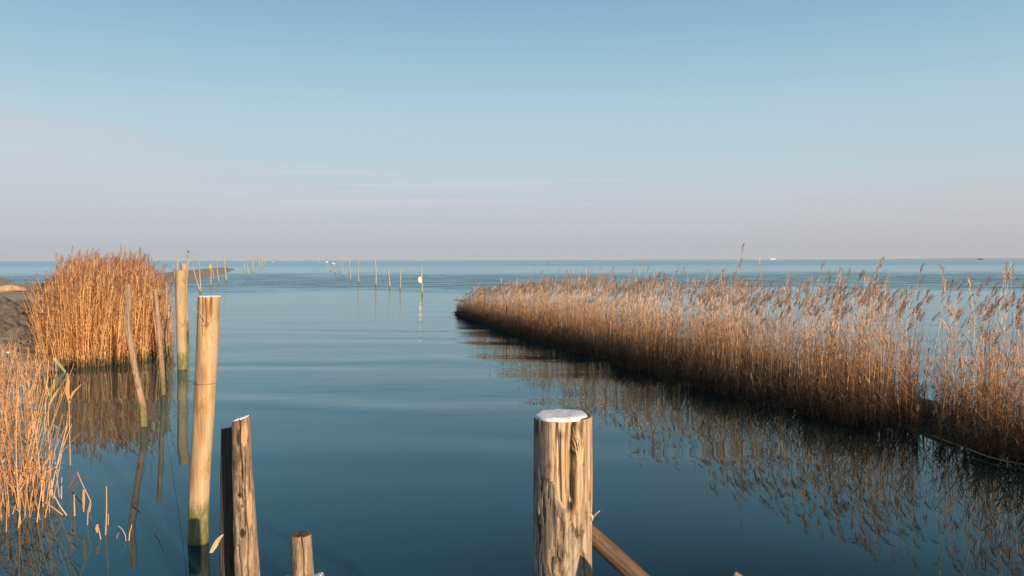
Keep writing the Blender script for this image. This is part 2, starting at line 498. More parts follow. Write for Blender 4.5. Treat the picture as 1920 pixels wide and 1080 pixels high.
def log_mesh(name, pts, radii, nseg=40, nr=60, seed=1, amp=.03, cracks=(), tilt=(0, 0), chamfer=.04, field=None, tdist=None, mi_top=1):
    """A log: rings of nseg along a spline from bottom to top. Angle 0 faces -Y, + turns to +X.
    field(theta, z, R) -> extra radius; returns mesh with material 1 on the cut top."""
    t = np.linspace(0, 1, nr) if tdist is None else tdist
    nr = len(t)
    kk = knots(pts)
    C = catmull([tuple(p) for p in pts], t, kk)
    R = catmull([(r, 0, 0) for r in radii], t, kk)[:, 0]
    th = np.linspace(-math.pi, math.pi, nseg, endpoint=False)
    TH, Z = np.meshgrid(th, C[:, 2])
    RR = np.repeat(R[:, None], nseg, 1)
    L = np.linalg.norm(C[-1] - C[0])
    for k, m, ph, a in wob(7, seed, amp, 4, 7 / max(L, .3)):
        RR = RR * (1 + a * np.sin(k * TH + m * Z + ph))
    for k, m, ph, a in wob(6, seed + 50, amp * .35, 11, 40 / max(L, .3)):
        RR = RR * (1 + a * np.sin(k * TH + m * Z + ph))
    for (ca, z0, z1, w, dep) in cracks:
        cen = math.radians(ca) + .10 * np.sin(Z * 9 + ca) + .05 * np.sin(Z * 31 + ca * 2)
        on = np.clip((Z - z0) / .04, 0, 1) * np.clip((z1 - Z) / .01, 0, 1)
        RR = RR - dep * on * np.exp(-((TH - cen) / w) ** 2)
    ex = {}
    if field is not None:
        RR, ex = field(TH, Z, RR)
    X = C[:, 0:1] + np.sin(TH) * RR
    Yv = C[:, 1:2] - np.cos(TH) * RR
    ZZ = np.repeat(C[:, 2:3], nseg, 1).copy()
    # slanted cut: shear the last rings
    k = np.clip((t - .9) / .1, 0, 1)[:, None] ** 1.0
    ZZ = ZZ + k * (tilt[0] * (X - C[:, 0:1]) + tilt[1] * (Yv - C[:, 1:2]))
    V = np.stack([X, Yv, ZZ], -1).reshape(-1, 3)
    quads = []
    idx = np.arange(nr * nseg).reshape(nr, nseg)
    a = idx[:-1]; b = idx[1:]
    q = np.stack([a, np.roll(a, -1, 1), np.roll(b, -1, 1), b], -1).reshape(-1, 4)
    mi = [0] * len(q)
    # cap rings
    top = V[idx[-1]]; cen = top.mean(0)
    rings = []; base = len(V); extra = []
    r_ = random.Random(seed)
    fr = [1 - chamfer * .5, 1 - chamfer * 1.3, .8, .6, .4, .2, .03]
    for qi, f in enumerate(fr):
        rr = cen + (top - cen) * f
        rr[:, 2] += [.35 * chamfer, .5 * chamfer][min(qi, 1)] * R[-1] + (np.array([r_.uniform(-.003, .003) for _ in range(nseg)]) * (R[-1] / .09) if qi > 1 else 0)
        extra.append(rr)
    V = np.vstack([V] + extra)
    prev = idx[-1]
    for qi in range(len(fr)):
        cur = base + qi * nseg + np.arange(nseg)
        qq = np.stack([prev, np.roll(prev, -1), np.roll(cur, -1), cur], -1)
        q = np.vstack([q, qq]); mi += [0 if qi < 1 else mi_top] * nseg
        prev = cur
    at = {}
    for kx, vv in ex.items():
        at[kx] = np.concatenate([vv.ravel(), np.zeros(len(V) - vv.size)])
    me = mesh_np(name, V, q, True, mi, at)
    return me, top, cen


def frost_mesh(name, top, cen, scale=.93, th=.006, off=(0, 0), seed=3, lump=.10):
    """a thin lumpy lens of frost lying on a cut top"""
    n = len(top); r = random.Random(seed)
    ph = [r.uniform(0, 6.28) for _ in range(4)]
    ang = np.linspace(0, 2 * math.pi, n, endpoint=False)
    edge = 1 + lump * (.5 * np.sin(2 * ang + ph[0]) + .35 * np.sin(3 * ang + ph[1]) + .25 * np.sin(7 * ang + ph[2]))
    V = []; c = cen + np.array([off[0], off[1], 0])
    lv = [(1.0, -.002), (1.0, .45 * th), (.95, .85 * th), (.75, th), (.5, th * 1.05), (.25, th), (.02, th * 1.1)]
    for f, z in lv:
        p = c + (top - cen) * (scale * f * (edge if f > .3 else 1))[:, None] if f > .3 else c + (top - cen) * scale * f
        p = p.copy(); p[:, 2] += z + ((np.sin(ang * 3 + f * 4 + ph[3]) + .6 * np.sin(ang * 7 - f * 9 + ph[2])) * th * .10 * f if f < 1 else 0)
        V.append(p)
    q = []
    for j in range(len(lv) - 1):
        for i in range(n):
            a = j * n + i; b = j * n + (i + 1) % n
            q.append((a, b, b + n, a + n))
    return mesh_np(name, np.vstack(V), q)


def rel(pts, o): return [Vector(p) - Vector(o) for p in pts]


def strip_mesh(name, polys, thick=.002):
    """thin tapered slivers: list of (points, widths)"""
    V, Q = [], []
    for pts, ws in polys:
        b = len(V)
        for p, w in zip(pts, ws):
            p = Vector(p)
            for dx, dy in ((-w, -thick), (w, -thick), (w, thick), (-w, thick)): V.append((p.x + dx, p.y + dy, p.z))
        m = len(pts)
        for j in range(m - 1):
            for i in range(4):
                Q.append((b + j * 4 + i, b + j * 4 + (i + 1) % 4, b + (j + 1) * 4 + (i + 1) % 4, b + (j + 1) * 4 + i))
        Q.append((b, b + 3, b + 2, b + 1)); e = b + (m - 1) * 4; Q.append((e, e + 1, e + 2, e + 3))
    return mesh_np(name, V, Q, False)


def tube_mesh(name, pts, rad, seg=6, n=60, straight=False):
    P = catmull([tuple(p) for p in pts], np.linspace(0, 1, n))
    if straight:
        A0 = np.array([tuple(p) for p in pts]); cl_ = np.concatenate([[0], np.cumsum(np.linalg.norm(np.diff(A0, axis=0), axis=1))])
        tt = np.linspace(0, cl_[-1], n); P = np.stack([np.interp(tt, cl_, A0[:, k]) for k in range(3)], -1)
    R = catmull([(r, 0, 0) for r in (rad if isinstance(rad, (list, tuple)) else [rad] * 2)], np.linspace(0, 1, n))[:, 0]
    T = np.gradient(P, axis=0); T /= np.linalg.norm(T, axis=1)[:, None] + 1e-9
    up = np.array([.13, .97, .2]); Nn = np.cross(T, up); Nn /= np.linalg.norm(Nn, axis=1)[:, None] + 1e-9
    B = np.cross(T, Nn)
    a = np.linspace(0, 2 * math.pi, seg, endpoint=False)
    V = (P[:, None] + R[:, None, None] * (np.cos(a)[None, :, None] * Nn[:, None] + np.sin(a)[None, :, None] * B[:, None])).reshape(-1, 3)
    idx = np.arange(n * seg).reshape(n, seg); A_, B_ = idx[:-1], idx[1:]
    q = np.stack([A_, np.roll(A_, -1, 1), np.roll(B_, -1, 1), B_], -1).reshape(-1, 4)
    q = np.vstack([q, [[idx[-1, i], idx[-1, (i + 1) % seg], idx[-1, (i + 2) % seg], idx[-1, (i + 3) % seg]] for i in (range(0, seg - 3, 2) if seg > 4 else [0])]])
    return mesh_np(name, V, q)


# --- the big mooring post in front
D0 = 2.5
pc = A(1055.3, 779, D0 + .0)          # centre of the top
ztop = pc.z
R0 = 109.5 / 2 / F * D0
base = Vector((pc.x, D0, -.6))


def PX(x):                              # photograph x on the post -> angle from the side facing the camera
    return math.asin(max(-1, min(1, (x - 1055.3) / 54.7)))


def PZ(y):                              # photograph y on the post's front -> height
    return H - (y - 487) / F * (D0 - R0 * .8)


def post_field(TH, Z, RR):
    zt = PZ(792)
    yy = (H - Z) * F / (D0 - R0 * .8) + 487          # photograph row of each ring
    wig = .9 * np.sin(Z * 47) + .6 * np.sin(Z * 101 + 1)
    lx = np.interp(yy[:, 0], [700, 905, 912, 932, 945, 958, 962], [1026, 1028.5, 1036, 1041, 1046, 1050, 1066])
    rx = np.interp(yy[:, 0], [700, 825, 850, 900, 938, 962], [1094, 1092, 1078, 1075, 1073, 1066])
    la = np.arcsin(np.clip((lx + wig[:, 0] * .5 - 1055.3) / 54.7, -1, 1))[:, None]
    ra = np.arcsin(np.clip((rx + wig[:, 0] - 1055.3) / 54.7, -1, 1))[:, None]
    s1 = np.clip((TH - la) / .035, 0, 1); s2 = np.clip((ra - TH) / .06, 0, 1)
    on = np.clip((960 - yy) / 8, 0, 1) * np.clip((yy - 786.5) / 2.5, 0, 1)
    w = s1 * s2 * on
    ribs = .0024 * np.sin(TH * 17 + 1.5 * np.sin(Z * 9)) + .0018 * np.sin(TH * 31 + 2 * np.sin(Z * 14 + 1)) + .0011 * np.sin(TH * 67 + Z * 9)
    fl = np.sin(TH * 5.3 + 2.1 * np.sin(Z * 13) + 1) + .8 * np.sin(TH * 11.7 - Z * 17 + 1.6 * np.sin(Z * 31)) + .5 * np.sin(TH * 23 + Z * 41)
    flake = np.clip((fl - .55) / .12, 0, 1) * np.clip((yy - 940) / 30, 0, 1)
    fl2 = np.sin(TH * 7.1 - 1.7 * np.sin(Z * 21) + 2) + .7 * np.sin(TH * 19 + Z * 29) + .4 * np.sin(TH * 41 - Z * 67)
    flake2 = np.clip((fl2 - .9) / .12, 0, 1)
    RR = RR - .0030 * flake - .0018 * flake2 * (1 - np.clip(s1 * s2 * on, 0, 1))
    RR = RR - w * (.0135 + ribs)
    # deep split at the right of the torn wedge
    cx = np.interp(yy[:, 0], [780, 830, 880, 945], [1078, 1072, 1069.5, 1071])
    ca = np.arcsin((cx - 1055.3 + .6 * wig[:, 0]) / 54.7)[:, None]
    cw = np.interp(yy[:, 0], [780, 830, 860, 935, 950], [.05, .075, .06, .035, .01])[:, None]
    con = np.clip((yy - 782) / 20, 0, 1) * np.clip((948 - yy) / 20, 0, 1)
    ck = con * np.exp(-((TH - ca) / cw) ** 2)
    RR = RR - .018 * ck
    # rotten pocket under the top edge on the right
    pk = np.exp(-((TH - PX(1082)) / .20) ** 2 - ((yy - 806) / 15) ** 2)
    nub = .5 + .5 * np.sin(TH * 31 + Z * 30) * np.sin(TH * 17 - Z * 90 + 2 * np.sin(TH * 9))
    RR = RR - .015 * pk * (.6 + .6 * nub)
    # second shallow tear lower down
    lw = np.exp(-((TH - PX(1062)) / .06) ** 2) * np.clip((yy - 985) / 10, 0, 1) * np.clip((1090 - yy) / 20, 0, 1)
    RR = RR - .004 * lw * (.5 + .5 * np.sin(Z * 90))
    inner = np.clip(w * 1.0, 0, 1)
    right = np.clip((TH - PX(1074)) / .1, 0, 1) * np.clip((1000 - yy) / 60, 0, 1)
    inner = np.maximum(inner, right * .8)
    inner = np.maximum(inner, .75 * flake)
    shade = np.exp(-((TH - PX(1045)) / .20) ** 2 - ((yy - 818) / 9) ** 2) * w  # shade inside the torn wedge, painted through the rot mask
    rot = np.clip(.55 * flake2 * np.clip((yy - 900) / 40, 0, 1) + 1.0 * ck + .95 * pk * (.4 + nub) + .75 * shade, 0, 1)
    # dark mould: left foot and bottom centre
    b1 = np.exp(-((TH - PX(1006)) / .30) ** 2 - ((yy - 985) / 20) ** 2) * (.5 + .5 * np.sin(TH * 40 + Z * 90))
    b2 = np.exp(-((TH - PX(1018)) / .13) ** 2 - ((yy - 1025) / 40) ** 2) * (.6 + .4 * np.sin(TH * 60 + Z * 30))
    b3 = np.exp(-((TH - PX(1052)) / .10) ** 2 - ((yy - 1042) / 14) ** 2)
    b4 = np.exp(-((TH - PX(1066)) / .10) ** 2 - ((yy - 952) / 10) ** 2)
    b5 = np.exp(-((TH - PX(1004)) / .2) ** 2 - ((yy - 805) / 22) ** 2) * .7
    rot = np.clip(rot + 1.0 * b1 + .85 * b2 + .85 * b3 + .7 * b4 + b5 + .42 * np.clip((PX(1030) - TH) / .5, 0, 1) * (.55 + .45 * np.sin(TH * 70 + 3 * np.sin(Z * 11))), 0, 1)  # last term darkens the outer skin in streaks towards the left
    # soft bulge: the sound outer skin keeps a rim at the very top
    return RR, {'inner': inner, 'rot': rot}


tz = np.concatenate([np.linspace(0, .72, 40, endpoint=False), np.linspace(.72, 1, 360)])
proot = empty('mooring_post', base)
tag(proot, 'thick upright post in the foreground with split torn front and white frosted top', 'wooden post', 'wooden posts of the landing')
me, top, cen = log_mesh('post_shaft', [(0, 0, 0), (0, 0, (ztop + .6) / 2), (0, 0, ztop + .6 - .004)], [R0 * .985, R0, R0 * 1.0],
                        300, 0, 5, .010, (), (0, 0), .05, None, tz)


def pf(TH, Z, RR): return post_field(TH, Z - .6, RR)


bpy.data.meshes.remove(me)
me, top, cen = log_mesh('post_shaft', [(0, 0, 0), (0, 0, (ztop + .6) / 2), (0, 0, ztop + .6 - .004)], [R0 * .985, R0, R0 * 1.0],
                        300, 0, 5, .010, (), (.03, 0), .05, pf, tz)
link('shaft', me, [M['post'], M['cut']], proot)
aa = np.linspace(-math.pi, math.pi, 160, endpoint=False)
circ = np.stack([np.sin(aa) * R0, -np.cos(aa) * R0, np.full(160, cen[2] + .001)], -1)
link('frost_cap', frost_mesh('frost_cap', circ, circ.mean(0), .925, .010, (-.007, .004), 4, .07), M['frost'], proot)
# torn fibres standing out of the split
sl = []
for k, (bx, by, tx, ty, w) in enumerate([(1083, 890, 1072.5, 828, .0016), (1084.5, 884, 1077, 825, .0019), (1086, 880, 1080, 820, .0021), (1087, 876, 1083, 822, .0019), (1088.5, 872, 1086.5, 826, .0016), (1089.5, 866, 1089, 832, .0012)]):
    a1, a2 = PX(bx), PX(tx)
    p0 = Vector((math.sin(a1) * R0 * .99, -math.cos(a1) * R0 * .99, PZ(by) + .6))
    p1 = Vector((math.sin((a1 + a2) / 2) * R0 * 1.03, -math.cos((a1 + a2) / 2) * R0 * 1.01, PZ((by + ty) / 2) + .6))
    p2 = Vector((math.sin(a2) * R0 * 1.07, -math.cos(a2) * R0 * 1.035, PZ(ty) + .6))
    sl.append(([p0, p1, p2], [w, w, w * .5]))
M['fibre'] = plain('torn_fibre', (.50, .36, .22), .8, .15, 120)
link('torn_fibre', strip_mesh('torn_fibre', sl, .0012), M['fibre'], proot)
# snapped wire end / twine sticking out where the brace is tied
tw = [A(1107, 973, 2.50), A(1112, 969, 2.49), A(1117, 964, 2.48), A(1124, 958, 2.47)]
M['twine'] = plain('straw_twine', (.60, .42, .24), .8, .2, 60)
tie = link('twine_tie', tube_mesh('twine_tie', rel(tw, base), [.0035, .002], 6, 20), M['twine'], proot)
kn = [A(1104, 966, 2.48), A(1109, 966, 2.48), A(1111, 971, 2.48), A(1109, 976, 2.49), A(1106, 973, 2.49), A(1109, 969, 2.48)]
link('twine_knot', tube_mesh('twine_knot', rel(kn, base), [.0032, .0032], 6, 40), M['twine'], tie, None)


# --- log helpers that take photograph points at a depth
def log_thing(name, label, cat, path, widths, Y, mat, seed, nseg=36, nr=70, amp=.03, cracks=(), tilt=(0, 0), frost=None,
              group=None, bottom=None, cutmat=None, chamfer=.06, part='shaft', blobs=None):
    """path: photograph points top to bottom, all at depth Y; widths in photograph px"""
    P = [A(x, y, Y) for x, y in path][::-1]
    Rr = [w / 2 / F * Y for w in widths][::-1]
    if bottom is not None:
        d = P[0] - P[1]
        d = d * ((bottom - P[0].z) / d.z) if abs(d.z) > 1e-6 else Vector((0, 0, bottom - P[0].z))
        P = [P[0] + d] + P; Rr = [Rr[0]] + Rr
    b = P[0].copy()
    loc = Vector((b.x, b.y, b.z))
    fld = None
    if blobs is not None:
        # patches given where the photograph shows them: (kind, x, y, half width, half height, strength, recess)
        ys_ = np.array([q[1] for q in path], float); cx_ = np.array([q[0] for q in path], float); ww_ = np.array(widths, float)

        def fld(TH, Z, RR):
            rr0 = float(np.mean(Rr))
            yy = (H - (Z + b.z)) * F / (Y - rr0 * .8) + 487
            out = {'inner': np.zeros_like(TH), 'rot': np.zeros_like(TH)}
            face = math.atan((960 - cx_.mean()) / F)
            px = np.interp(yy, ys_, cx_) + np.sin(TH - face) * np.interp(yy, ys_, ww_) / 2
            front = np.cos(TH - face) > -.1
            jag = 1.2 * np.sin(yy * .31 + px * .9) + .9 * np.sin(yy * .83 - px * 1.7)
            for kind, x, y, hw, hh, st, rec in blobs:
                e = np.sqrt(((px - x + jag * .25) / hw) ** 2 + ((yy - y + jag * 1.5) / hh) ** 2)
                if rec == 0:     # a stain: soft, ragged, streaky
                    sm_ = .5 + .5 * np.sin(px * 1.9 + 1.3 * np.sin(yy * .07)) * np.sin(px * .8 + yy * .11)
                    m = np.clip((1.5 - e) / 1.1, 0, 1) * (.35 + .65 * sm_) * front * st
                else: m = np.clip((1.15 - e) / .35, 0, 1) * front * st
                out[kind] = np.maximum(out[kind], m); RR = RR - rec * m / max(st, .01)
            return RR, out
    me, top, cen = log_mesh(name, rel(P, loc), Rr, nseg, nr, seed, amp, [(a, z0 - b.z, z1 - b.z, w, dd) for a, z0, z1, w, dd in cracks], tilt, chamfer, fld)
    r = empty(name, loc)
    tag(r, label, cat, group)
    link(part, me, [mat, cutmat or M['cut']], r)
    if frost:
        link('frost_cap', frost_mesh('frost_cap', top, cen, **frost), M['frost'], r)
    return r


GP = 'wooden posts of the landing'
GQ = 'poles standing in the water on the left'
# thick peeled pole, leaning, green foot
Yp = W(372, 1018).y
log_thing('thick_pole', 'thick pale peeled pole with green algae foot and frosted flat top, leaning slightly', 'wooden pole',
          [(392, 556), (389, 640), (385, 720), (381, 800), (376, 880), (373, 950), (371.5, 1018)], [39, 39.5, 39, 38.5, 38, 37.5, 37], Yp,
          M['thick'], 21, 160, 200, .014, [(4, 1.50, 1.80, .07, .010), (31, 1.56, 1.80, .06, .012), (-22, 1.45, 1.80, .10, .008)],
          (0, 0), dict(scale=.97, th=.007, seed=5), GQ, -.4,
          blobs=[('rot', 384, 580, 7, 26, .75, .002), ('rot', 395, 572, 3.2, 22, .9, .004), ('rot', 386, 607, 8, 6, .9, .002), ('rot', 407, 585, 5, 18, .45, 0),
                 ('rot', 380, 700, 7, 26, .85, 0), ('rot', 377, 795, 8, 34, .9, 0), ('rot', 385, 660, 9, 18, .25, 0), ('rot', 366, 860, 7, 45, .6, 0),
                 ('rot', 373, 640, 4, 80, .7, 0), ('inner', 392, 838, 14, 14, .7, 0), ('rot', 369, 740, 3.5, 60, .8, 0), ('rot', 363, 900, 4, 40, .7, 0)])
# two shaggy strips and a loose straw on the thick pole
thick = [o for o in COL.objects if o.name == 'thick_pole'][0]
ls = []
for a, b, c, w in (((377, 588), (381, 596), (384, 604), .0022), ((384, 604), (379, 609), (374, 611), .004), ((371, 586), (366, 580), (364, 576), .001)):
    ls.append(([A(*a, Yp - .085) - thick.location, A(*b, Yp - .09) - thick.location, A(*c, Yp - .085) - thick.location], [w, w, w * .6]))
link('bark_shred', strip_mesh('bark_shred', ls, .001), M['fibre'], thick)

YA = W(341, 693).y
log_thing('smooth_pole', 'smooth pale pole with flat top and green waterline stain, nearer of the touching pair', 'wooden pole',
          [(338.5, 507), (339, 560), (340, 620), (341.5, 693)], [18.5, 19, 18.5, 17.5], YA, M['pole'], 22, 32, 60, .015, (), (0, 0), None, GQ, -.4)
YB = W(348, 622).y
log_thing('smooth_pole', 'smooth pale pole standing just behind its twin, its top the higher one', 'wooden pole',
          [(344.5, 494), (345.5, 560), (347.5, 622)], [12.5, 12.5, 12], YB, M['pole'], 23, 28, 50, .015, (), (0, 0), None, GQ, -.4)
Y3 = W(270, 800).y
log_thing('crooked_pole', 'crooked thin bark pole with a bend, in front of the dense reed clump', 'wooden pole',
          [(240.5, 532), (241, 575), (238.5, 600), (245, 640), (253, 690), (261, 730), (267, 760), (270, 800)],
          [12, 12.5, 13, 12.5, 11, 11.5, 12.5, 12.5], Y3, M['stick'], 24, 24, 110, .045, (), (0, 0), None, GQ, -.35)
Y4 = W(306.5, 741).y
log_thing('thin_pole', 'thin bowed pole with pale bark between the crooked pole and the smooth pair', 'wooden pole',
          [(291, 541), (294.5, 580), (299, 640), (303.5, 690), (306.5, 741)], [6.5, 8.5, 9, 8.5, 8], Y4, M['stick'], 25, 18, 90, .05, (), (0, 0), None, GQ, -.35)
Y5 = W(311.5, 668).y
log_thing('thin_pole', 'thin upright dark stick beside the right edge of the reed clump', 'wooden pole',
          [(312.5, 530), (312, 570), (310.5, 610), (311.5, 668)], [4.5, 5, 5.5, 5.5], Y5, M['stick'], 26, 14, 70, .05, (), (0, 0), None, GQ, -.35)
Y6 = W(318.5, 655).y
log_thing('thin_pole', 'pale spotted thin stick just left of the smooth pair of poles', 'wooden pole',
          [(314, 563), (316.5, 590), (318, 620), (318.5, 655)], [4.5, 6, 6, 5.5], Y6, M['pole'], 27, 14, 70, .05, (), (0, 0), None, GQ, -.35)
Y7 = W(321, 672).y
log_thing('leaning_stick', 'thin leaning twig against the left side of the smooth pair', 'stick',
          [(327, 556), (321, 590), (316, 625), (321, 672)], [2.2, 2.6, 2.6, 2.4], Y7, M['stick'], 28, 10, 40, .05, (), (0, 0), None, None, -.1)

# foreground group left of centre
Yf = 3.9
fr = log_thing('split_post', 'weathered grey brown post with a long front crack and frosted slanted top', 'wooden post',
               [(452.5, 786), (453, 830), (454.5, 880), (457, 930), (460, 990), (463, 1060)], [34, 36, 37, 40, 42, 44], Yf, M['grey'], 31, 240, 300, .034,
               [(9, .80, 1.30, .075, .020), (24, .3, .98, .06, .014), (-24, .2, .62, .12, .012)], (.30, 0),
               dict(scale=.86, th=.007, off=(-.006, .006), seed=6), GP, -.3,
               blobs=[('inner', 458, 818, 6, 20, 1, .003), ('inner', 459, 925, 4.5, 30, .9, .003), ('inner', 468, 960, 5, 34, .8, .002), ('rot', 447, 822, 3.5, 18, 1, .006),
                      ('rot', 449, 930, 4, 5, 1, .004), ('rot', 455, 1003, 7, 9, 1, .005), ('inner', 448, 890, 9, 2.2, .7, 0), ('inner', 461, 1000, 4, 10, .7, 0),
                      ('rot', 437, 900, 6, 120, .7, 0), ('rot', 476, 850, 5, 50, .5, 0), ('inner', 470, 1050, 7, 26, .5, 0), ('rot', 460, 930, 1.6, 90, .9, .004)])
Yb = 4.07
bk = log_thing('dark_post', 'dark brown post right behind the split one, its top lower', 'wooden post',
               [(431.5, 800), (431, 880), (431.5, 960), (432, 1060)], [33, 34, 35, 36], Yb, M['darkl'], 32, 90, 140, .04,  # darkened colour also holds the shade of the split post
               [(-35, .4, 1.1, .06, .008)], (.18, 0), dict(scale=.8, th=.004, seed=7), GP, -.3)
sp = [A(418, 1002, 4.0) - bk.location, A(409, 1012, 3.98) - bk.location, A(403, 1024, 3.97) - bk.location, A(396, 1036, 3.96) - bk.location]
link('splinter', strip_mesh('splinter', [(sp, [.006, .011, .013, .008]), ([p + Vector((.006, -.004, .003)) for p in sp[1:]], [.006, .008, .004])], .004), M['fibre'], bk)
log_thing('short_post', 'short smooth post with a dark cut top and straight crack, right of the split one', 'wooden post',
          [(563.8, 1002), (565.5, 1040), (566.5, 1080)], [38.5, 40, 42], 3.7, M['grey'], 33, 200, 120, .014,
          [(27, .3, .80, .05, .018)], (0, 0), None, GP, -.3,
          blobs=[('rot', 550, 1060, 5, 60, .6, 0), ('inner', 558, 1012, 8, 7, .5, 0)])  # dark left strip paints the post's shaded side
log_thing('post_stub', 'stub of cut wood with frost on top touching the right side of the short post', 'post stub',
          [(594, 1080), (596, 1120)], [26, 28], 3.78, M['grey'], 34, 40, 30, .03, (), (.25, 0), dict(scale=.9, th=.005, seed=9), 'frosted stubs at the short post', .2)
log_thing('post_stub', 'frosted stub just peeping out left of the short post', 'post stub',
          [(543, 1084), (544, 1120)], [20, 22], 3.85, M['grey'], 35, 40, 30, .03, (), (-.1, 0), dict(scale=.9, th=.005, seed=10), 'frosted stubs at the short post', .2)


# diagonal brace behind the big post: built along z, then turned
def brace(name, label, cat, p_top, p_bot, r, mat, seed, group=None, taper=1.0):
    d = p_top - p_bot; L = d.length
    me, top, cen = log_mesh(name, [(0, 0, 0), (.006, 0, L * .4), (-.004, 0, L * .7), (0, 0, L)], [r * taper, r, r, r * .95], 44, 90, seed, .02,
                            [(60, .1, L * .8, .05, .005), (-40, .2, L, .04, .004)])
    # close the lower end too
    o = link(name, me, [mat, M['cut']])
    o.location = p_bot
    o.rotation_euler = d.to_track_quat('Z', 'Y').to_euler()
    tag(o, label, cat, group)
    return o


brace('diagonal_brace', 'dark round brace slanting down to the right from the big foreground post', 'brace',
      A(1094, 988, 2.62), A(1330, 1206, 2.66), 36 / 2 / F * 2.63, M['brace'], 41)
log_thing('stake_tip', 'pointed stake top just peeping in at the bottom edge, right of the brace', 'wooden stake',
          [(1379, 1072), (1383, 1079), (1391, 1095), (1398, 1120), (1402, 1160)], [5, 18, 42, 70, 84], 1.93, M['grey'], 42, 60, 80, .03, (), (0, 0), None, None, -.3)

# wire strung between the poles and round the thick one
c1 = A(384.5, 718, Yp)
wr = [A(262, 704, Y3 - .05), A(285, 706, (Y3 + Y4) / 2), A(303, 700, Y4 - .04), A(335, 711, 8.2), A(366.5, 716.5, Yp - .01)]
rp = 39.5 / 2 / F * Yp + .004
for k in range(0, 9):
    a = math.pi * (1.0 + k / 8)
    wr.append(c1 + Vector((math.cos(a) * rp, math.sin(a) * rp, .0)))
tag(link('wire', tube_mesh('wire', wr, .0016, 5, 120), M['wire']), 'thin rusty wire strung between the left poles and round the thick one', 'wire')

# ---------------------------------------------------------------- far stakes
GL = 'thin stakes far out on the left side of the channel'
GR = 'thin stakes far out in mid channel'
stakes = [  # base px, base y, top px, top y, width px, label, group, bend
    (331, 548, 325, 497, 2.6, 'short pale stake peeping out left of the smooth pair', GL),
    (334.5, 566, 333, 480, 4.2, 'pinkish stake rising behind the flat top of the smooth pair', GL),
    (346, 574, 353.3, 473, 3.6, 'tallest thin stake with dark knob, leaning right beside the smooth pair', GL),
    (375, 549, 361, 496, 3.0, 'stake leaning left, just above the thick pole top', GL),
    (377, 553, 373, 484, 2.8, 'nearly upright stake crossing a left leaning one above the thick pole', GL),
    (395, 537, 395.5, 494, 3.0, 'stake carrying the orange float', GL),
    (400, 527, 399, 504, 2.0, 'short stake close to the right of the orange float', GL),
    (410.5, 532, 405, 485, 2.2, 'thin stake between the orange float and the spit end', GL),
    (425, 528, 420, 481, 3.0, 'pale stake in front of the tip of the sand spit', GL),
    (460, 510, 457.5, 495, 2.2, 'short white stake first beyond the spit tip', GL),
    (466, 517, 462, 484, 2.0, 'dark footed stake beyond the spit tip', GL),
    (474.5, 511, 473, 481, 2.6, 'tall pale stake alone right of the spit tip', GL),
    (486.5, 503, 484.5, 481, 1.8, 'far stake left in the hazy cluster of three', GL),
    (492, 503, 491, 482, 2.4, 'far stake in the middle of the hazy cluster of three', GL),
    (499, 498, 495.5, 485, 2.0, 'far leaning stake right in the hazy cluster of three', GL),
    (620, 509, 612, 493, 2.0, 'far leaning stake with a white gull on it, leftmost of the channel row', GR),
    (629, 513, 626, 496, 2.4, 'far stake with a white gull, second of the channel row', GR),
    (637.5, 510, 635.5, 487, 1.6, 'pale thin stake right of the two gull stakes', GR),
    (644, 518, 642, 488, 2.0, 'dark footed stake third from the gulls', GR),
    (646.5, 521, 648.5, 500, 1.4, 'faint short stake beside a dark footed one', GR),
    (657.5, 528, 653.5, 485, 2.4, 'left leaning stake in the middle of the channel row', GR),
    (672.5, 532, 671, 480, 2.4, 'tallest stake of the channel row, upright', GR),
    (705, 537, 703.2, 487, 3.4, 'sturdy stake with pale lit side, fourth from the right of the row', GR),
    (731, 542, 727, 503, 3.0, 'left leaning short stake, third from the right of the row', GR),
    (750.2, 545, 750.6, 503, 2.8, 'straight short stake, second from the right of the row', GR),
    (792, 554, 790, 497, 3.2, 'stake with a white float tied to it, rightmost of the row', GR),
    (599, 494, 598.4, 486, 1.2, 'faintest farthest stake left of the gulls', GR),
]
sinfo = {}
for i, (bx, by, tx, ty, w, lab, g) in enumerate(stakes):
    P0 = W(bx, by); P1 = A(tx, ty, P0.y)
    r = w * .85 / 2 / F * P0.y
    loc = Vector((P0.x, P0.y, -.3))
    rr = random.Random(i)
    mid = (P0 + P1) / 2 + Vector((rr.uniform(-.03, .03), 0, 0)) * (P0.y / 50)
    me, top, cen = log_mesh('stake', rel([Vector((P0.x, P0.y, -.3)), P0, mid, P1], loc), [r, r * 1.02, r, r * .85], 10, 24, 60 + i, .06)
    o = link('stake', me, [M['stake'], M['cut']], None, loc)
    tag(o, lab, 'wooden stake', g)
    sinfo[i] = (P0, P1, r)
# dark knob on the tallest thin one: its own part
P0, P1, r = sinfo[2]
st3 = [o for o in COL.objects if o.get('label', '').startswith('tallest thin stake with')][0]
link('knob', tube_mesh('knob', [P1 - st3.location + Vector((-.03, 0, -.02)), P1 - st3.location + Vector((0, 0, .03)), P1 - st3.location + Vector((.03, 0, .01))], [.036, .034], 8, 12), M['darkl'], st3)


def lathe(name, prof, seg=16):
    V, Q = [], []
    for r, z in prof:
        for i in range(seg):
            a = 2 * math.pi * i / seg; V.append((r * math.cos(a), r * math.sin(a), z))
    for j in range(len(prof) - 1):
        for i in range(seg):
            a = j * seg + i; b = j * seg + (i + 1) % seg; Q.append((a, b, b + seg, a + seg))
    return mesh_np(name, V, Q)


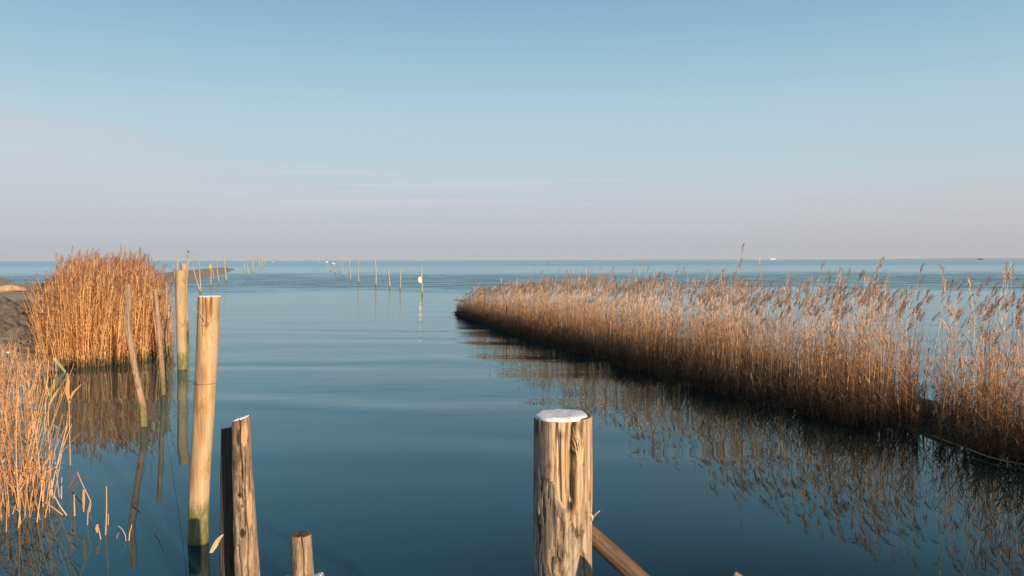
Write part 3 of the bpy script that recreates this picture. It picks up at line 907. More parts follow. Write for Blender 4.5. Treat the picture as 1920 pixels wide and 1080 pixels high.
def float_thing(label, p, w, h, mat, name, tiltx=0):
    prof = [(.001, 0), (w * .25, h * .03), (w * .42, h * .15), (w * .5, h * .38), (w * .48, h * .6), (w * .36, h * .8), (w * .16, h * .9), (w * .12, h * .97), (.001, h)]
    o = link(name, lathe(name, prof), mat, None, p)
    o.rotation_euler = (0, tiltx, 0)
    k = link('tie_cord', tube_mesh('tie_cord', [(0, 0, h * .95), (w * .3, -w * .2, h * 1.05), (w * .75, 0, h * .98)], w * .05, 5, 10), M['twine'], o)
    return tag(o, label, 'float')


P0, P1, r = sinfo[25]
p = A(787.3, 531, P0.y); float_thing('white float tied low on the rightmost stake of the channel row', p + Vector((0, -.02, 0)), .24, .38, M['white'], 'white_float', -.06)
P0, P1, r = sinfo[5]
p = A(395.0, 505.5, P0.y); float_thing('orange float hung near the top of a stake before the spit', p + Vector((0, -r - .1, 0)), .24, .40, M['orangef'], 'orange_float', .05)


def gull(label, p, s, face=1):
    """small perched gull: body, tail, folded wings, legs"""
    rt = empty('gull', p)
    tag(rt, label, 'gull', 'white gulls perched on the far stakes')
    body = tube_mesh('body', [(-.26 * s * face, 0, .13 * s), (-.14 * s * face, 0, .15 * s), (0, 0, .17 * s), (.12 * s * face, 0, .22 * s), (.17 * s * face, 0, .29 * s), (.23 * s * face, 0, .30 * s), (.28 * s * face, 0, .29 * s)],
                     [.012 * s, .06 * s, .095 * s, .085 * s, .055 * s, .05 * s, .006 * s], 10, 30)
    link('body', body, M['white'], rt)
    for sd in (-1, 1):
        link('wing', tube_mesh('wing', [(.06 * s * face, .06 * sd * s, .22 * s), (-.08 * s * face, .08 * sd * s, .21 * s), (-.24 * s * face, .04 * sd * s, .15 * s)], [.03 * s, .045 * s, .008 * s], 8, 14), M['grit'], rt)
        link('leg', tube_mesh('leg', [(.01 * s * face, .03 * sd * s, 0), (.0, .03 * sd * s, .11 * s)], .008 * s, 5, 4), M['orangef'], rt)
    return rt


gull('white gull on the leftmost leaning stake of the channel row', sinfo[15][1] + Vector((0, 0, -.03)), 1.0)
gull('white gull on the second stake of the channel row', sinfo[16][1] + Vector((0, 0, -.03)), 1.0, -1)
# a lone white bird far left of the channel
gw = W(511, 494)
st = log_thing('stake', 'far faint stub of a stake under a lone white gull', 'wooden stake', [(511, 491), (511, 494)], [1.6, 1.6], gw.y, M['stake'], 77, 8, 12, .03, (), (0, 0), None, GL, -.3)
gull('lone white gull farthest out, between the two stake rows', A(511, 491, gw.y), 1.6)

# ---------------------------------------------------------------- shore
def inpoly(P, poly):
    x, y = P[..., 0], P[..., 1]
    ins = np.zeros(x.shape, bool); dmin = np.full(x.shape, 1e9)
    n = len(poly)
    for i in range(n):
        x0, y0 = poly[i]; x1, y1 = poly[(i + 1) % n]
        c = ((y0 > y) != (y1 > y)) & (x < (x1 - x0) * (y - y0) / (y1 - y0 + 1e-12) + x0)
        ins ^= c
        dx, dy = x1 - x0, y1 - y0
        t = np.clip(((x - x0) * dx + (y - y0) * dy) / (dx * dx + dy * dy + 1e-12), 0, 1)
        dmin = np.minimum(dmin, np.hypot(x - x0 - t * dx, y - y0 - t * dy))
    return ins, np.where(ins, dmin, -dmin)


def wp(L): return [tuple(W(x, y)[:2]) for x, y in L]


mainland = wp([(-900, 760), (-300, 745), (0, 728), (60, 715), (98, 694), (130, 683), (160, 681), (230, 677), (290, 664), (312, 645), (318, 622), (296, 590), (290, 560),
               (292, 540), (330, 533), (380, 524), (420, 513), (440, 506), (438, 503.5), (400, 504), (350, 508), (300, 513), (240, 521), (180, 527), (110, 531), (60, 534), (-20, 537), (-300, 540), (-900, 545)])
islet = wp([(-300, 535), (0, 533), (20, 531), (30, 528), (15, 522), (-10, 519), (-300, 516)])


def nfield(P, seeds, k):
    r = random.Random(seeds); s = np.zeros(P.shape[:-1])
    for i in range(14):
        f = k * (1.6 ** (i / 2.5)); a = r.uniform(0, 6.28)
        s += np.sin(P[..., 0] * f * math.cos(a) + P[..., 1] * f * math.sin(a) + r.uniform(0, 6.28)) / (1.6 ** (i / 2.5))
    return s / 4


def shore_h(P):
    _, d1 = inpoly(P, mainland); _, d2 = inpoly(P, islet)
    nz = nfield(P, 3, .8)
    nb = nfield(P, 9, 4.0)
    Yc = P[..., 1]
    lim = np.interp(Yc, [12, 25, 60, 180], [.22, .32, .26, .65])
    h = np.where(d1 > 0, lim * (1 - np.exp(-d1 * .9 / (lim * 5))), d1 * .2)
    h += np.clip(d1 * 2, 0, 1) * (.04 * nz + .03 * nb)
    m = np.array(W(10, 650)[:2]); nc = nfield(P, 21, 11.0)
    g = np.exp(-(((P[..., 0] - m[0]) / 3.2) ** 2 + ((P[..., 1] - m[1] - 1.5) / 2.6) ** 2))
    h += g * (.46 + .18 * nz + .14 * nb + .06 * nc) * np.clip(d1, 0, 1)
    h2 = np.where(d2 > 0, .45 * (1 - np.exp(-d2 * .2)), d2 * .2) + np.clip(d2, 0, 1) * .05 * nz
    return np.maximum(np.maximum(h, h2), -.35)


uu = np.linspace(-1.15, -.30, 420)
yy = 7.5 * (210 / 7.5) ** np.linspace(0, 1, 460)
U, YY = np.meshgrid(uu, yy)
P = np.stack([U * YY, YY], -1)
Hh = shore_h(P)
V = np.concatenate([P, Hh[..., None]], -1).reshape(-1, 3)
idx = np.arange(V.shape[0]).reshape(U.shape)
Q = np.stack([idx[:-1, :-1], idx[:-1, 1:], idx[1:, 1:], idx[1:, :-1]], -1).reshape(-1, 4)
keep = (Hh.reshape(-1)[Q] > -.3).any(1)
tag(link('shore', mesh_np('shore', V, Q[keep]), M['shore']), kind='structure')


def ground_z(x, y): return float(shore_h(np.array([[x, y]]))[0])


# boulders and clods of the dark mound
def rock_mesh(name, s, seed):
    import bmesh
    bm = bmesh.new(); bmesh.ops.create_icosphere(bm, subdivisions=4, radius=1)
    r = random.Random(seed)
    w = [(Vector((r.uniform(-1, 1), r.uniform(-1, 1), r.uniform(-1, 1))).normalized(), r.uniform(.55, .95)) for _ in range(9)]
    for v in bm.verts:
        p = v.co.copy()
        for nrm, dd in w:
            k = p.dot(nrm)
            if k > dd: p -= nrm * (k - dd) * .85
        p *= 1 + .05 * math.sin(p.x * 9 + seed) * math.sin(p.y * 8) + .04 * math.sin(p.z * 17 + p.x * 11)
        p *= 1 + .16 * mnoise.noise(p * 2.6 + Vector((seed, 0, 0))) + .09 * mnoise.noise(p * 7 + Vector((0, seed, 0)))
        v.co = Vector((p.x * s[0], p.y * s[1], p.z * s[2]))
    me = bpy.data.meshes.new(name); bm.to_mesh(me); bm.free()
    me.polygons.foreach_set('use_smooth', [True] * len(me.polygons)); return me


rocks = [(12, 588, .42, 'dark rounded rock at the left edge, top of the mound'), (44, 585, .36, 'dark rock on the crest beside the edge rock'),
         (70, 590, .30, 'small rock at the right end of the mound crest'), (22, 606, .34, 'rock half way up the mound near the left edge'),
         (55, 609, .38, 'broad rock in the middle of the mound'), (86, 607, .26, 'small rock where the mound meets the reed clump'),
         (5, 626, .30, 'rock low on the mound at the left edge'), (36, 630, .32, 'flat rock low on the mound'),
         (66, 634, .30, 'rock low on the mound beside the reeds'), (92, 650, .20, 'small stone below the mound by the reed clump'),
         (20, 652, .22, 'small stone in front of the mound near the left edge'), (50, 660, .20, 'small stone on the mud before the mound'),
         (78, 672, .16, 'smallest stone close to the water edge')]
for i, (x, y, s, lab) in enumerate(rocks):
    # march the view ray to the ground
    d = ray(x, y); t = 8.0; o3 = Vector((0, 0, H))
    while t < 60:
        q = o3 + d * t
        if q.z < ground_z(q.x, q.y): break
        t += .1
    rr = random.Random(i)
    o = link('rock', rock_mesh('rock', (s * rr.uniform(.9, 1.3), s * .8, s * rr.uniform(.5, .75)), i + 3), M['rock'], None, (q.x, q.y, ground_z(q.x, q.y) + s * .12))
    o.rotation_euler = (0, 0, rr.uniform(0, 6))
    tag(o, lab, 'rock', 'rocks of the dark mound on the left shore')


# driftwood lying on the sand
def drift(label, x0, x1, y, r, mat=None, name='driftwood', dz=0):
    a = W(x0, y, .25); b = W(x1, y - 1, .25)
    a.z = ground_z(a.x, a.y) + r * .6; b.z = ground_z(b.x, b.y) + r * .6
    m = (a + b) / 2 + Vector((0, .3, r * .4))
    me = tube_mesh(name, [a, a.lerp(b, .3) + Vector((0, .1, r * .3)), m, b], [r * .7, r, r * .9, r * .4], 12, 50)
    v = np.zeros(len(me.vertices) * 3); me.vertices.foreach_get('co', v); v = v.reshape(-1, 3)
    v += rng.normal(0, r * .06, v.shape); me.vertices.foreach_set('co', v.ravel())
    o = link(name, me, mat or M['pole'])
    return tag(o, label, 'driftwood', 'driftwood on the left sand')


drift('long pale drift log lying on the sand at the left edge', -10, 50, 549, .22)
drift('pale driftwood lying beside the reed clump on the sand', 82, 108, 552, .20)
drift('dark lump of driftwood on the sand touching the reeds', 80, 92, 543, .20, M['darkl'])
# small white litter
for (x, y, s, lab) in ((74, 561, .22, 'white scrap lying on the sand above the dark mound'), (14, 661, .05, 'white pebble on the mud near the left edge')):
    d = ray(x, y); t = 8.0; o3 = Vector((0, 0, H))
    while t < 60:
        q = o3 + d * t
        if q.z < ground_z(q.x, q.y) + .02: break
        t += .05
    o = link('litter', rock_mesh('litter', (s, s * .6, s * .28), 40), M['white'], None, (q.x, q.y, ground_z(q.x, q.y) + s * .2))
    tag(o, lab, 'litter')

# ---------------------------------------------------------------- reeds
def blade(p0, d0, length, w, droop, seg=4, side=None, taper=1.0):
    """ribbon starting at p0 heading d0, sagging; returns verts, tris"""
    p = np.array(p0, float); d = np.array(d0, float); d /= np.linalg.norm(d)
    if side is None:
        side = np.cross(d, [0, 0, 1.0])
        if np.linalg.norm(side) < 1e-3: side = np.array([1., 0, 0])
    side = np.array(side, float); side /= np.linalg.norm(side)
    V = []; T = []
    for k in range(seg + 1):
        f = k / seg; ww = w * (1 - f ** 1.6 * taper) * (.6 + .4 * min(1, f * 4 + .3))
        if k == seg: V.append(p.copy())
        else: V.append(p - side * ww); V.append(p + side * ww)
        d = d + np.array([0, 0, -droop / seg]); d /= np.linalg.norm(d)
        p = p + d * length / seg
    for k in range(seg - 1):
        a = 2 * k; T += [(a, a + 1, a + 3), (a, a + 3, a + 2)]
    a = 2 * (seg - 1); T.append((a, a + 1, a + 2))
    return np.array(V), T


def make_reed(r, Ht, rad=.0034, leaves=6, plume=True, plen=.24, lean=.06, wind=1.0, leaf_len=.32, leaf_w=.007, broken=False, low=.15, pl_n=26, sheath=0):
    """one reed, foot at the origin, foot to tip about Ht. Returns V, T, MI"""
    Vs, Ts, Ms = [], [], []; n0 = 0

    def add(v, t, m):
        nonlocal n0
        Vs.append(v); Ts.append(np.array(t) + n0); Ms.extend([m] * len(t)); n0 += len(v)
    K = 7
    az = r.uniform(-.9, .9)
    lx, ly = lean * wind * math.cos(az) + r.uniform(-.03, .03), lean * math.sin(az) + r.uniform(-.04, .04)
    Hs = Ht - (plen * .55 if plume else 0)

    def cen(f):
        z = Hs * f
        return np.array([lx * Ht * f ** 1.9, ly * Ht * f ** 1.9, z])
    v = []
    for k in range(K):
        f = k / (K - 1); c = cen(f); q = rad * (1 - .55 * f)
        for j in range(3):
            a = j * 2.0944 + .3; v.append(c + [q * math.cos(a), q * math.sin(a), 0])
    t = []
    for k in range(K - 1):
        for j in range(3):
            a = k * 3 + j; b = k * 3 + (j + 1) % 3
            t += [(a, b, b + 3), (a, b + 3, a + 3)]
    add(np.array(v), t, 0)
    for i in range(leaves):
        f = low + (.93 - low) * (i + r.random() * .8) / max(leaves, 1)
        a = r.uniform(0, 6.28)
        dirn = np.array([math.cos(a) * .55 + .25 * wind, math.sin(a) * .55, r.uniform(.6, 1.6)])
        v, t = blade(cen(f), dirn, leaf_len * r.uniform(.5, 1.2), leaf_w * r.uniform(.6, 1.2), r.uniform(.3, 2.2), 4)
        add(v, t, 1)
    if plume:
        # drooping one-sided panicle
        d = np.array([lx * 2 + .10 * wind, ly * 2, 1.0]); d /= np.linalg.norm(d)
        droop = r.uniform(.2, 1.3) * max(.35, wind)
        p = cen(1.0); ax = [p.copy()]
        for k in range(8):
            d = d + np.array([.10 * wind * droop, 0, -.10 * droop]); d /= np.linalg.norm(d)
            p = p + d * plen / 8; ax.append(p.copy())
        fl = r.uniform(.7, 1.25)
        for i in range(pl_n):
            f = (i + r.random()) / pl_n
            q = ax[min(7, int(f * 8))] + (ax[min(8, int(f * 8) + 1)] - ax[min(7, int(f * 8))]) * (f * 8 % 1)
            a = r.uniform(0, 6.28); sp = .38
            tang = ax[min(8, int(f * 8) + 1)] - ax[min(7, int(f * 8))]; tang = tang / (np.linalg.norm(tang) + 1e-9)
            dirn = tang + np.array([math.cos(a) * sp + .30 * wind, math.sin(a) * sp, -.10 * wind])
            Lb = plen * (.30 + .22 * math.sin(math.pi * min(1, f * 1.1 + .1))) * fl * r.uniform(.7, 1.1)
            v, t = blade(q, dirn, Lb, .0058 * r.uniform(.7, 1.3), r.uniform(.1, .9), 2)
            add(v, t, 2)
    return np.vstack(Vs), np.vstack(Ts), np.array(Ms)


def scatter(name, templates, items, mats, remap=None):
    """items: (template index, x, y, z, rot, scale_xy, scale_z, shear_x, shear_y, tint)"""
    VV, TT, MM, AA = [], [], [], []; off = 0
    for (ti, x, y, z, ro, sxy, sz, shx, shy, tint) in items:
        V, T, Mi = templates[ti]
        c, s = math.cos(ro), math.sin(ro)
        vx = (V[:, 0] * c - V[:, 1] * s) * sxy; vy = (V[:, 0] * s + V[:, 1] * c) * sxy; vz = V[:, 2] * sz
        if remap is not None: Mi = remap(ti, Mi)
        VV.append(np.stack([vx + shx * vz + x, vy + shy * vz + y, vz + z], -1))
        TT.append(T + off); MM.append(Mi); AA.append(np.full(len(V), tint)); off += len(V)
    me = mesh_np(name, np.vstack(VV), np.vstack(TT), False, np.concatenate(MM), {'tint': np.concatenate(AA)})
    return link(name, me, mats)


r = random.Random(5)
tall_t = [make_reed(r, 1.75, .0030, r.randint(2, 5), True, r.uniform(.15, .21), .07, .8, .24, .006, pl_n=28) for _ in range(26)]
mid_t = [make_reed(r, 1.15, .0033, r.randint(5, 8), False, 0, .06, .6, .28, .006) for _ in range(16)]
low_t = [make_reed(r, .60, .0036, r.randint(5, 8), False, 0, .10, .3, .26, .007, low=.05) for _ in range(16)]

near = [(855, 588), (875, 597), (905, 606), (960, 624), (1040, 647), (1120, 668), (1200, 691), (1300, 721), (1400, 746), (1500, 770), (1600, 792), (1700, 808), (1800, 835), (1920, 868), (2060, 915)]
NE = np.array([W(*p)[:2] for p in near]); seg = np.linalg.norm(np.diff(NE, axis=0), axis=1); cum = np.concatenate([[0], np.cumsum(seg)])
LEN = cum[-1]


def edge_at(s):
    return np.array([np.interp(s, cum, NE[:, 0]), np.interp(s, cum, NE[:, 1])])


def bed_frame(s):
    p = edge_at(s); t = edge_at(min(LEN, s + .8)) - edge_at(max(0, s - .8)); t /= np.linalg.norm(t)
    nrm = np.array([-t[1], t[0]])            # left of the direction of travel (towards the camera) = +X side
    if nrm[0] < 0: nrm = -nrm
    w = np.interp(s, [0, 2, 6, 12, 20, LEN], [.3, .9, 1.7, 2.1, 2.0, 1.9])
    return p, nrm, w


# the bank
ns, nc = 220, 26
V = []
for i in range(ns):
    s = LEN * i / (ns - 1); p, nr_, w = bed_frame(s)
    ww = w + .7
    for j in range(nc):
        u = j / (nc - 1); q = p + nr_ * (-.28 + ww * u + .05 * math.sin(s * 3.1) + .04 * math.sin(s * 9.7))
        prof = math.sin(math.pi * min(1, max(0, u))) ** .6
        hz = -.10 + prof * float(np.interp(s, [0, 6], [.62, 1])) * (.17 + .05 * math.sin(s * 2.3 + u * 5) + .03 * math.sin(s * 7.9 + u * 11) + .025 * math.sin(s * 23 + u * 17))
        if i == 0 or i == ns - 1: hz = -.12
        V.append((q[0], q[1], hz))
Q = [(i * nc + j, i * nc + j + 1, (i + 1) * nc + j + 1, (i + 1) * nc + j) for i in range(ns - 1) for j in range(nc - 1)]
tag(link('mud_bank', mesh_np('mud_bank', V, Q), M['mud']), kind='structure')


def hmax(s):    # height of the bed by distance from its far tip
    return float(np.interp(s, [0, 1, 3, 7, 11, 16, 20, LEN], [.30, .45, .66, .84, .98, 1.0, 1.03, 1.06]))


items_t, items_m, items_l = [], [], []
clump = lambda x, y: math.sin(x * 3.1 + y * 1.3) * math.sin(y * 2.3 - x * .7) * .5 + math.sin(x * 7.7 - y * 5.1) * .3
AREA = LEN * 2
gap_c = W(1745, 770)


def bed_pts(n, umin=0, umax=1, edge=1.0):
    k = 0
    while k < n:
        s = r.random() * LEN; p, nr_, w = bed_frame(s)
        u = umin + (umax - umin) * r.random() ** edge
        q = p + nr_ * (w * u)
        cl = clump(q[0], q[1])
        if r.random() > .62 + cl * .55: continue
        # a thin place where open water shows through
        pxs = 960 + q[0] / q[1] * F
        if 1725 < pxs + 6 * math.sin(q[1] * 9) < 1765 and r.random() < .88: continue
        k += 1
        yield s, q, cl


for s, q, cl in bed_pts(2500):
    h = hmax(s) * (.78 + .10 * cl + r.gauss(0, .075) + (.16 if r.random() < .04 else 0))
    items_t.append((r.randrange(26), q[0], q[1], .03, r.gauss(0, .75), 1.0, h, r.gauss(.01, .055), r.gauss(0, .04), r.random()))
for s, q, cl in bed_pts(1900):
    h = hmax(s) * r.uniform(.50, .98)
    items_m.append((26 + r.randrange(16), q[0], q[1], .03, r.uniform(0, 6.28), 1.0, h, r.gauss(.0, .09), r.gauss(0, .09), r.random()))
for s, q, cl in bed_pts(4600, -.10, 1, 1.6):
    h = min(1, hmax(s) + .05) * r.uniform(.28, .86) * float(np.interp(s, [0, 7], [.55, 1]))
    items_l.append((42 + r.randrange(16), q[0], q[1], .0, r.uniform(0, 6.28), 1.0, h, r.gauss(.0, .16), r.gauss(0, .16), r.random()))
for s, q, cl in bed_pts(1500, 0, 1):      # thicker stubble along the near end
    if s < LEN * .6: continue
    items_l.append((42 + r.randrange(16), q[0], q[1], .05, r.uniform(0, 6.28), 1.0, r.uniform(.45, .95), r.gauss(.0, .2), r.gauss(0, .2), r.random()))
    if r.random() < .45: items_m.append((26 + r.randrange(16), q[0], q[1], .03, r.uniform(0, 6.28), 1.0, r.uniform(.5, 1.05), r.gauss(.0, .09), r.gauss(0, .09), r.random()))
for s, q, cl in bed_pts(420):
    items_m.append((26 + r.randrange(16), q[0], q[1], .02, r.uniform(0, 6.28), 1.0, hmax(s) * r.uniform(.5, .8), r.gauss(.0, .32), r.gauss(0, .30), r.random()))
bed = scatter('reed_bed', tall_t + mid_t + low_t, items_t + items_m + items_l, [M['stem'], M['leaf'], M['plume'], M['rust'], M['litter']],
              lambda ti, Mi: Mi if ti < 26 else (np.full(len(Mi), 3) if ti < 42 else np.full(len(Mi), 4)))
tag(bed, 'long bed of dry golden reeds with feathery plumes running along the right bank', 'reeds', None, 'stuff')

# dense clump on the left shore
r = random.Random(9)
cl_t = [make_reed(r, 1.9, .0045, r.randint(10, 14), True, r.uniform(.15, .21), .05, .5, .34, .009, low=.08, pl_n=18) for _ in range(20)]
cl_m = [make_reed(r, 1.3, .0045, r.randint(9, 13), False, 0, .05, .2, .34, .009, low=.03) for _ in range(14)]
cpoly = wp([(92, 655), (108, 680), (150, 690), (225, 688), (290, 673), (303, 660), (306, 640), (292, 615), (150, 612), (100, 630)])
xs_, ys_ = [p[0] for p in cpoly], [p[1] for p in cpoly]
ctr = np.mean(cpoly, axis=0)
items = []
while len(items) < 3300:
    x = r.uniform(min(xs_), max(xs_)); y = r.uniform(min(ys_), max(ys_))
    ins, d = inpoly(np.array([[x + .18 * math.sin(y * 7 + x * 5), y + .25 * math.sin(x * 6)]]), cpoly)
    if not ins[0]: continue
    d = float(d[0])
    if r.random() > .72 + .5 * clump(x, y): continue
    px = 960 + x / y * F
    prof = np.interp(px, [95, 120, 150, 190, 240, 290, 310], [.56, .78, .92, .88, .93, .82, .58])
    sx = (x - ctr[0]) * .035; sy = (y - ctr[1]) * .01
    sx += np.interp(px, [95, 150, 220], [-.06, -.02, 0])
    z0 = max(0, min(.25, ground_z(x, y)))
    if r.random() < .48:
        items.append((r.randrange(20), x, y, z0 - .02, r.uniform(-.8, .8), 1.0, prof * (.92 + .05 * clump(x * 2, y * 2) + r.gauss(0, .09)), sx + r.gauss(0, .075), sy + r.gauss(0, .06), min(1, max(0, .5 + .7 * clump(x * 1.3, y * 1.3) + r.gauss(0, .25)))))
    else:
        items.append((20 + r.randrange(14), x, y, z0 - .02, r.uniform(0, 6.28), 1.0, prof * r.uniform(.5, 1.15), sx + r.gauss(0, .10), sy + r.gauss(0, .1), r.random()))
# a looser skirt leaning out on the left side
for k in range(260):
    px = r.uniform(70, 122); py = r.uniform(640, 690) - (px < 80) * 10
    q = W(px, py); hh = np.interp(px, [58, 90, 120], [.55, .8, 1.0]) * r.uniform(.5, 1.0)
    items.append((20 + r.randrange(14) if r.random() < .7 else r.randrange(20), q.x, q.y, max(0, ground_z(q.x, q.y)) - .02, r.uniform(0, 6.28), 1.0, hh * .85, r.gauss(-.10, .15), r.gauss(0, .1), r.random()))
# stray stems and heads that break the outline
for k in range(150):
    px = r.uniform(98, 312); q = W(px, r.uniform(620, 684))
    pf_ = float(np.interp(px, [95, 120, 150, 190, 240, 290, 312], [.66, .88, .98, .95, 1.0, .90, .68]))
    items.append((r.randrange(20), q.x, q.y, 0, r.uniform(-.8, .8), 1.0, pf_ * r.uniform(.92, 1.13), r.gauss(0, .10), r.gauss(0, .08), r.random()))
# the taller free standing plumes on its left shoulder
for px, ty in ((109, 486), (122, 492), (126, 497), (136, 490), (159, 478), (174, 476), (178, 482), (208, 485), (235, 479), (199, 490), (218, 489), (282, 488)):
    q = W(px, 668); zt = A(px, ty, q.y).z
    items.append((r.randrange(20), q.x - .05, q.y, 0, r.uniform(-.4, .4), 1.0, zt / 1.86, .0, 0, r.random()))
cl = scatter('reed_clump', cl_t + cl_m, items, [M['stem_l'], M['leaf_l'], M['plume_l']])
tag(cl, 'dense russet reed clump standing on the left shore above its reflection', 'reeds', None, 'stuff')

# ragged broken reeds at the left edge, near the camera
r = random.Random(21)
nr_t = [make_reed(r, 1.0, .0046, r.randint(2, 5), False, 0, .10, .6, .26, .0085, low=.25) for _ in range(18)]
nr_s = [make_reed(r, .42, .0046, r.randint(0, 3), False, 0, .10, .4, .16, .006, low=.3) for _ in range(14)]
items = []


def zone(n, pl, tall, hr, sh=.12, shx=0.0, tp=None):
    poly = wp(pl); X_ = [p[0] for p in poly]; Y_ = [p[1] for p in poly]; k = 0
    while k < n:
        x = r.uniform(min(X_), max(X_)); y = r.uniform(min(Y_), max(Y_))
        if not inpoly(np.array([[x, y]]), poly)[0][0]: continue
        if r.random() > .60 + .8 * clump(x * 1.7, y * 1.7): continue
        k += 1
        ti = r.randrange(18) if r.random() < tall else 18 + r.randrange(14)
        items.append((ti, x, y, max(0, ground_z(x, y)) - .03, r.uniform(0, 6.28), 1.0, r.uniform(*hr), r.gauss(shx, sh), r.gauss(0, sh), r.random()))


zone(230, [(-160, 990), (0, 1000), (60, 985), (103, 962), (100, 920), (70, 900), (-160, 900)], .72, (.55, 1.12), .13, .03)
zone(110, [(-160, 900), (80, 905), (70, 820), (30, 780), (-160, 790)], .62, (.5, 1.0), .15, .02)
zone(150, [(-160, 800), (30, 790), (70, 760), (108, 735), (112, 706), (60, 716), (-160, 730)], .75, (.35, .82), .14, .0)
zone(70, [(-60, 728), (60, 716), (98, 700), (95, 672), (40, 676), (-60, 690)], .8, (.3, .68), .12, .0)
nb = scatter('broken_reeds', nr_t + nr_s, items, [M['near'], M['near'], M['plume_l']])
tag(nb, 'ragged broken orange reeds standing in shallow water at the left edge', 'reeds', None, 'stuff')

# single stems one can tell apart
M['cane'] = plain('cane', (.46, .25, .12), .6, .3, 60)
M['canep'] = plain('pale_cane', (.42, .33, .24), .6, .2, 60)
M['greenc'] = plain('green_cane', (.22, .23, .10), .6, .35, 30)
M['darkc'] = plain('dark_cane', (.12, .075, .055), .6, .3, 60)
GS = 'single dead reed stems standing in the water on the left'


def stem(label, base_px, pts, w, mat='cane', leaves=(), name='reed_stem', w2=None):
    """pts: photograph points from the foot up, at the foot's depth"""
    Y = W(*base_px).y
    P = [A(x, y, Y) for x, y in pts]
    w = w * .66; rad = w / 2 / F * Y
    lo = P[0].copy()
    if abs(P[0].z) < .03: P = [P[0] + Vector((0, 0, -.12))] + P
    me = tube_mesh(name, rel(P, lo), [rad, rad, (w2 or w * .7) / 2 / F * Y], 7, 50, True)
    o = link(name, me, M[mat], None, lo)
    tag(o, label, 'reed stem', GS)
    for lf in leaves:
        q = [A(x, y, Y) - lo for x, y in lf[0]]
        link('leaf', strip_mesh('leaf', [(q, [lf[1] / 2 / F * Y * k for k in ([.6, 1, .7, .3][:len(q)])])], .0012), M[lf[2] if len(lf) > 2 else 'cane'], o)
    return o


stem('tall lone stem with a folded orange leaf, standing clear in the water', (132, 872), [(132, 872), (131, 830), (129.5, 760), (127.5, 700)], 3.0,
     leaves=[([(131, 755), (126, 735), (128, 715), (126, 700)], 8), ([(130, 752), (138, 735), (145, 728), (153, 721)], 5)])
stem('thin pale stem rising above the broken orange reeds', (111, 932), [(111, 932), (107, 895), (103, 860), (102, 845)], 2.4, 'canep')
stem('short pale stem low in front of the orange reeds', (115, 935), [(115, 935), (115.5, 915), (116, 895)], 3.4, 'canep')
stem('fallen cane slanting into the water at the foot of the orange reeds', (125, 966), [(125, 966), (113, 950), (101, 928)], 4.0, 'canep')
stem('lower fallen cane slanting right at the foot of the orange reeds', (117, 965), [(117, 965), (100, 952), (84, 942)], 4.0, 'cane')
stem('short thick upright cane stub left of the bent dark leaf', (140, 967), [(140, 967), (139.5, 948), (139, 927)], 4.6, 'cane')
stem('bent stem with a hooked dark leaf and a hanging orange sheath', (164, 984), [(164, 984), (165, 958), (170, 940), (158, 915), (150, 898), (145, 884)], 3.2, 'cane',
     leaves=[([(146, 884), (140, 896), (133, 908), (127, 916)], 4, 'darkc'), ([(157, 918), (157, 935), (157, 950), (157, 960)], 5), ([(148, 903), (142, 908), (138, 912), (134, 918)], 3, 'darkc')])
stem('dark crossed twig with a pale broken end beside the hooked leaf', (136, 922), [(136, 920), (148, 904), (156, 896), (161, 893)], 3.6, 'darkc')
stem('pale stem split beside the bent one with a hanging orange sheath', (170, 960), [(166, 972), (168, 958), (171, 944)], 3.0, 'canep')
stem('tall reddish upright stem right of the bent stems', (198, 1003), [(198, 1003), (199, 980), (200, 950), (199.5, 912)], 4.0, 'cane',
     leaves=[([(199, 912), (196, 911), (192.5, 910)], 2, 'darkc')])
stem('thin companion of the tall reddish stem, half its height', (203, 984), [(203, 984), (203, 972), (203.5, 963)], 2.6, 'canep')
stem('small curled stem with orange tip left of the tall reddish stem', (189, 1011), [(189, 1011), (186, 996), (182.5, 984)], 3.0, 'canep',
     leaves=[([(183, 999), (181, 991), (183, 983)], 5)])
stem('small arched grass stalk with its foot near the crooked reflection', (236, 1014), [(236, 1014), (235, 1003), (229, 992), (222, 986)], 2.4, 'canep')
stem('feathery pale stalk beside the crooked pole reflection', (242, 1013), [(242, 1013), (243, 1000), (245, 992), (247, 984)], 3.6, 'canep')
stem('short hooked dark stalk in open water', (219, 1010), [(219, 1010), (220, 1004), (223, 999)], 1.8, 'cane')
stem('fine lone grass stalk curving right in front of the thick pole', (289, 1003), [(289, 1003), (295, 996), (301, 985), (305, 972)], 1.8, 'canep')
stem('pale floating straw slanting on the water over the pole reflection', (247, 948), [(247, 948), (254, 942), (262, 935)], 2.6, 'canep', w2=2.4)
stem('thick broken greenish cane leaning over the mud beside the clump', (122, 697), [(122, 697), (112, 685), (101, 672)], 8.0, 'greenc', w2=9.5)
stem('pale green cane leaning in the water below the broken greenish one', (93, 742), [(93, 742), (88, 725), (83, 708)], 5.5, 'greenc')
stem('greenish cane leaning right in the shallow water by the clump', (94, 738), [(94, 738), (102, 712), (109, 690)], 3.0, 'greenc')
stem('thin dry cane slanting right from the shallow water by the clump', (103, 742), [(103, 742), (115, 722), (126, 706)], 3.0, 'greenc')
stem('nearly level orange cane lying across the near shore reeds', (41, 712), [(41, 690), (58, 688), (76, 685)], 3.4, 'cane')
# right side
stem('dark leaning stick standing in the far part of the right reed bed', (955, 618), [(955, 618), (951, 595), (949, 563)], 3.2, 'darkc', name='bed_stick')
yb = W(1750, 815)
pp = [W(1748, 817, .02), W(1800, 836, .035), W(1860, 858, .03), W(1925, 872, .02)]
tag(link('fallen_reed', tube_mesh('fallen_reed', pp, [.006, .004], 6, 30), M['cane']), 'long thin fallen reed lying on the water along the right bank', 'reed stem')

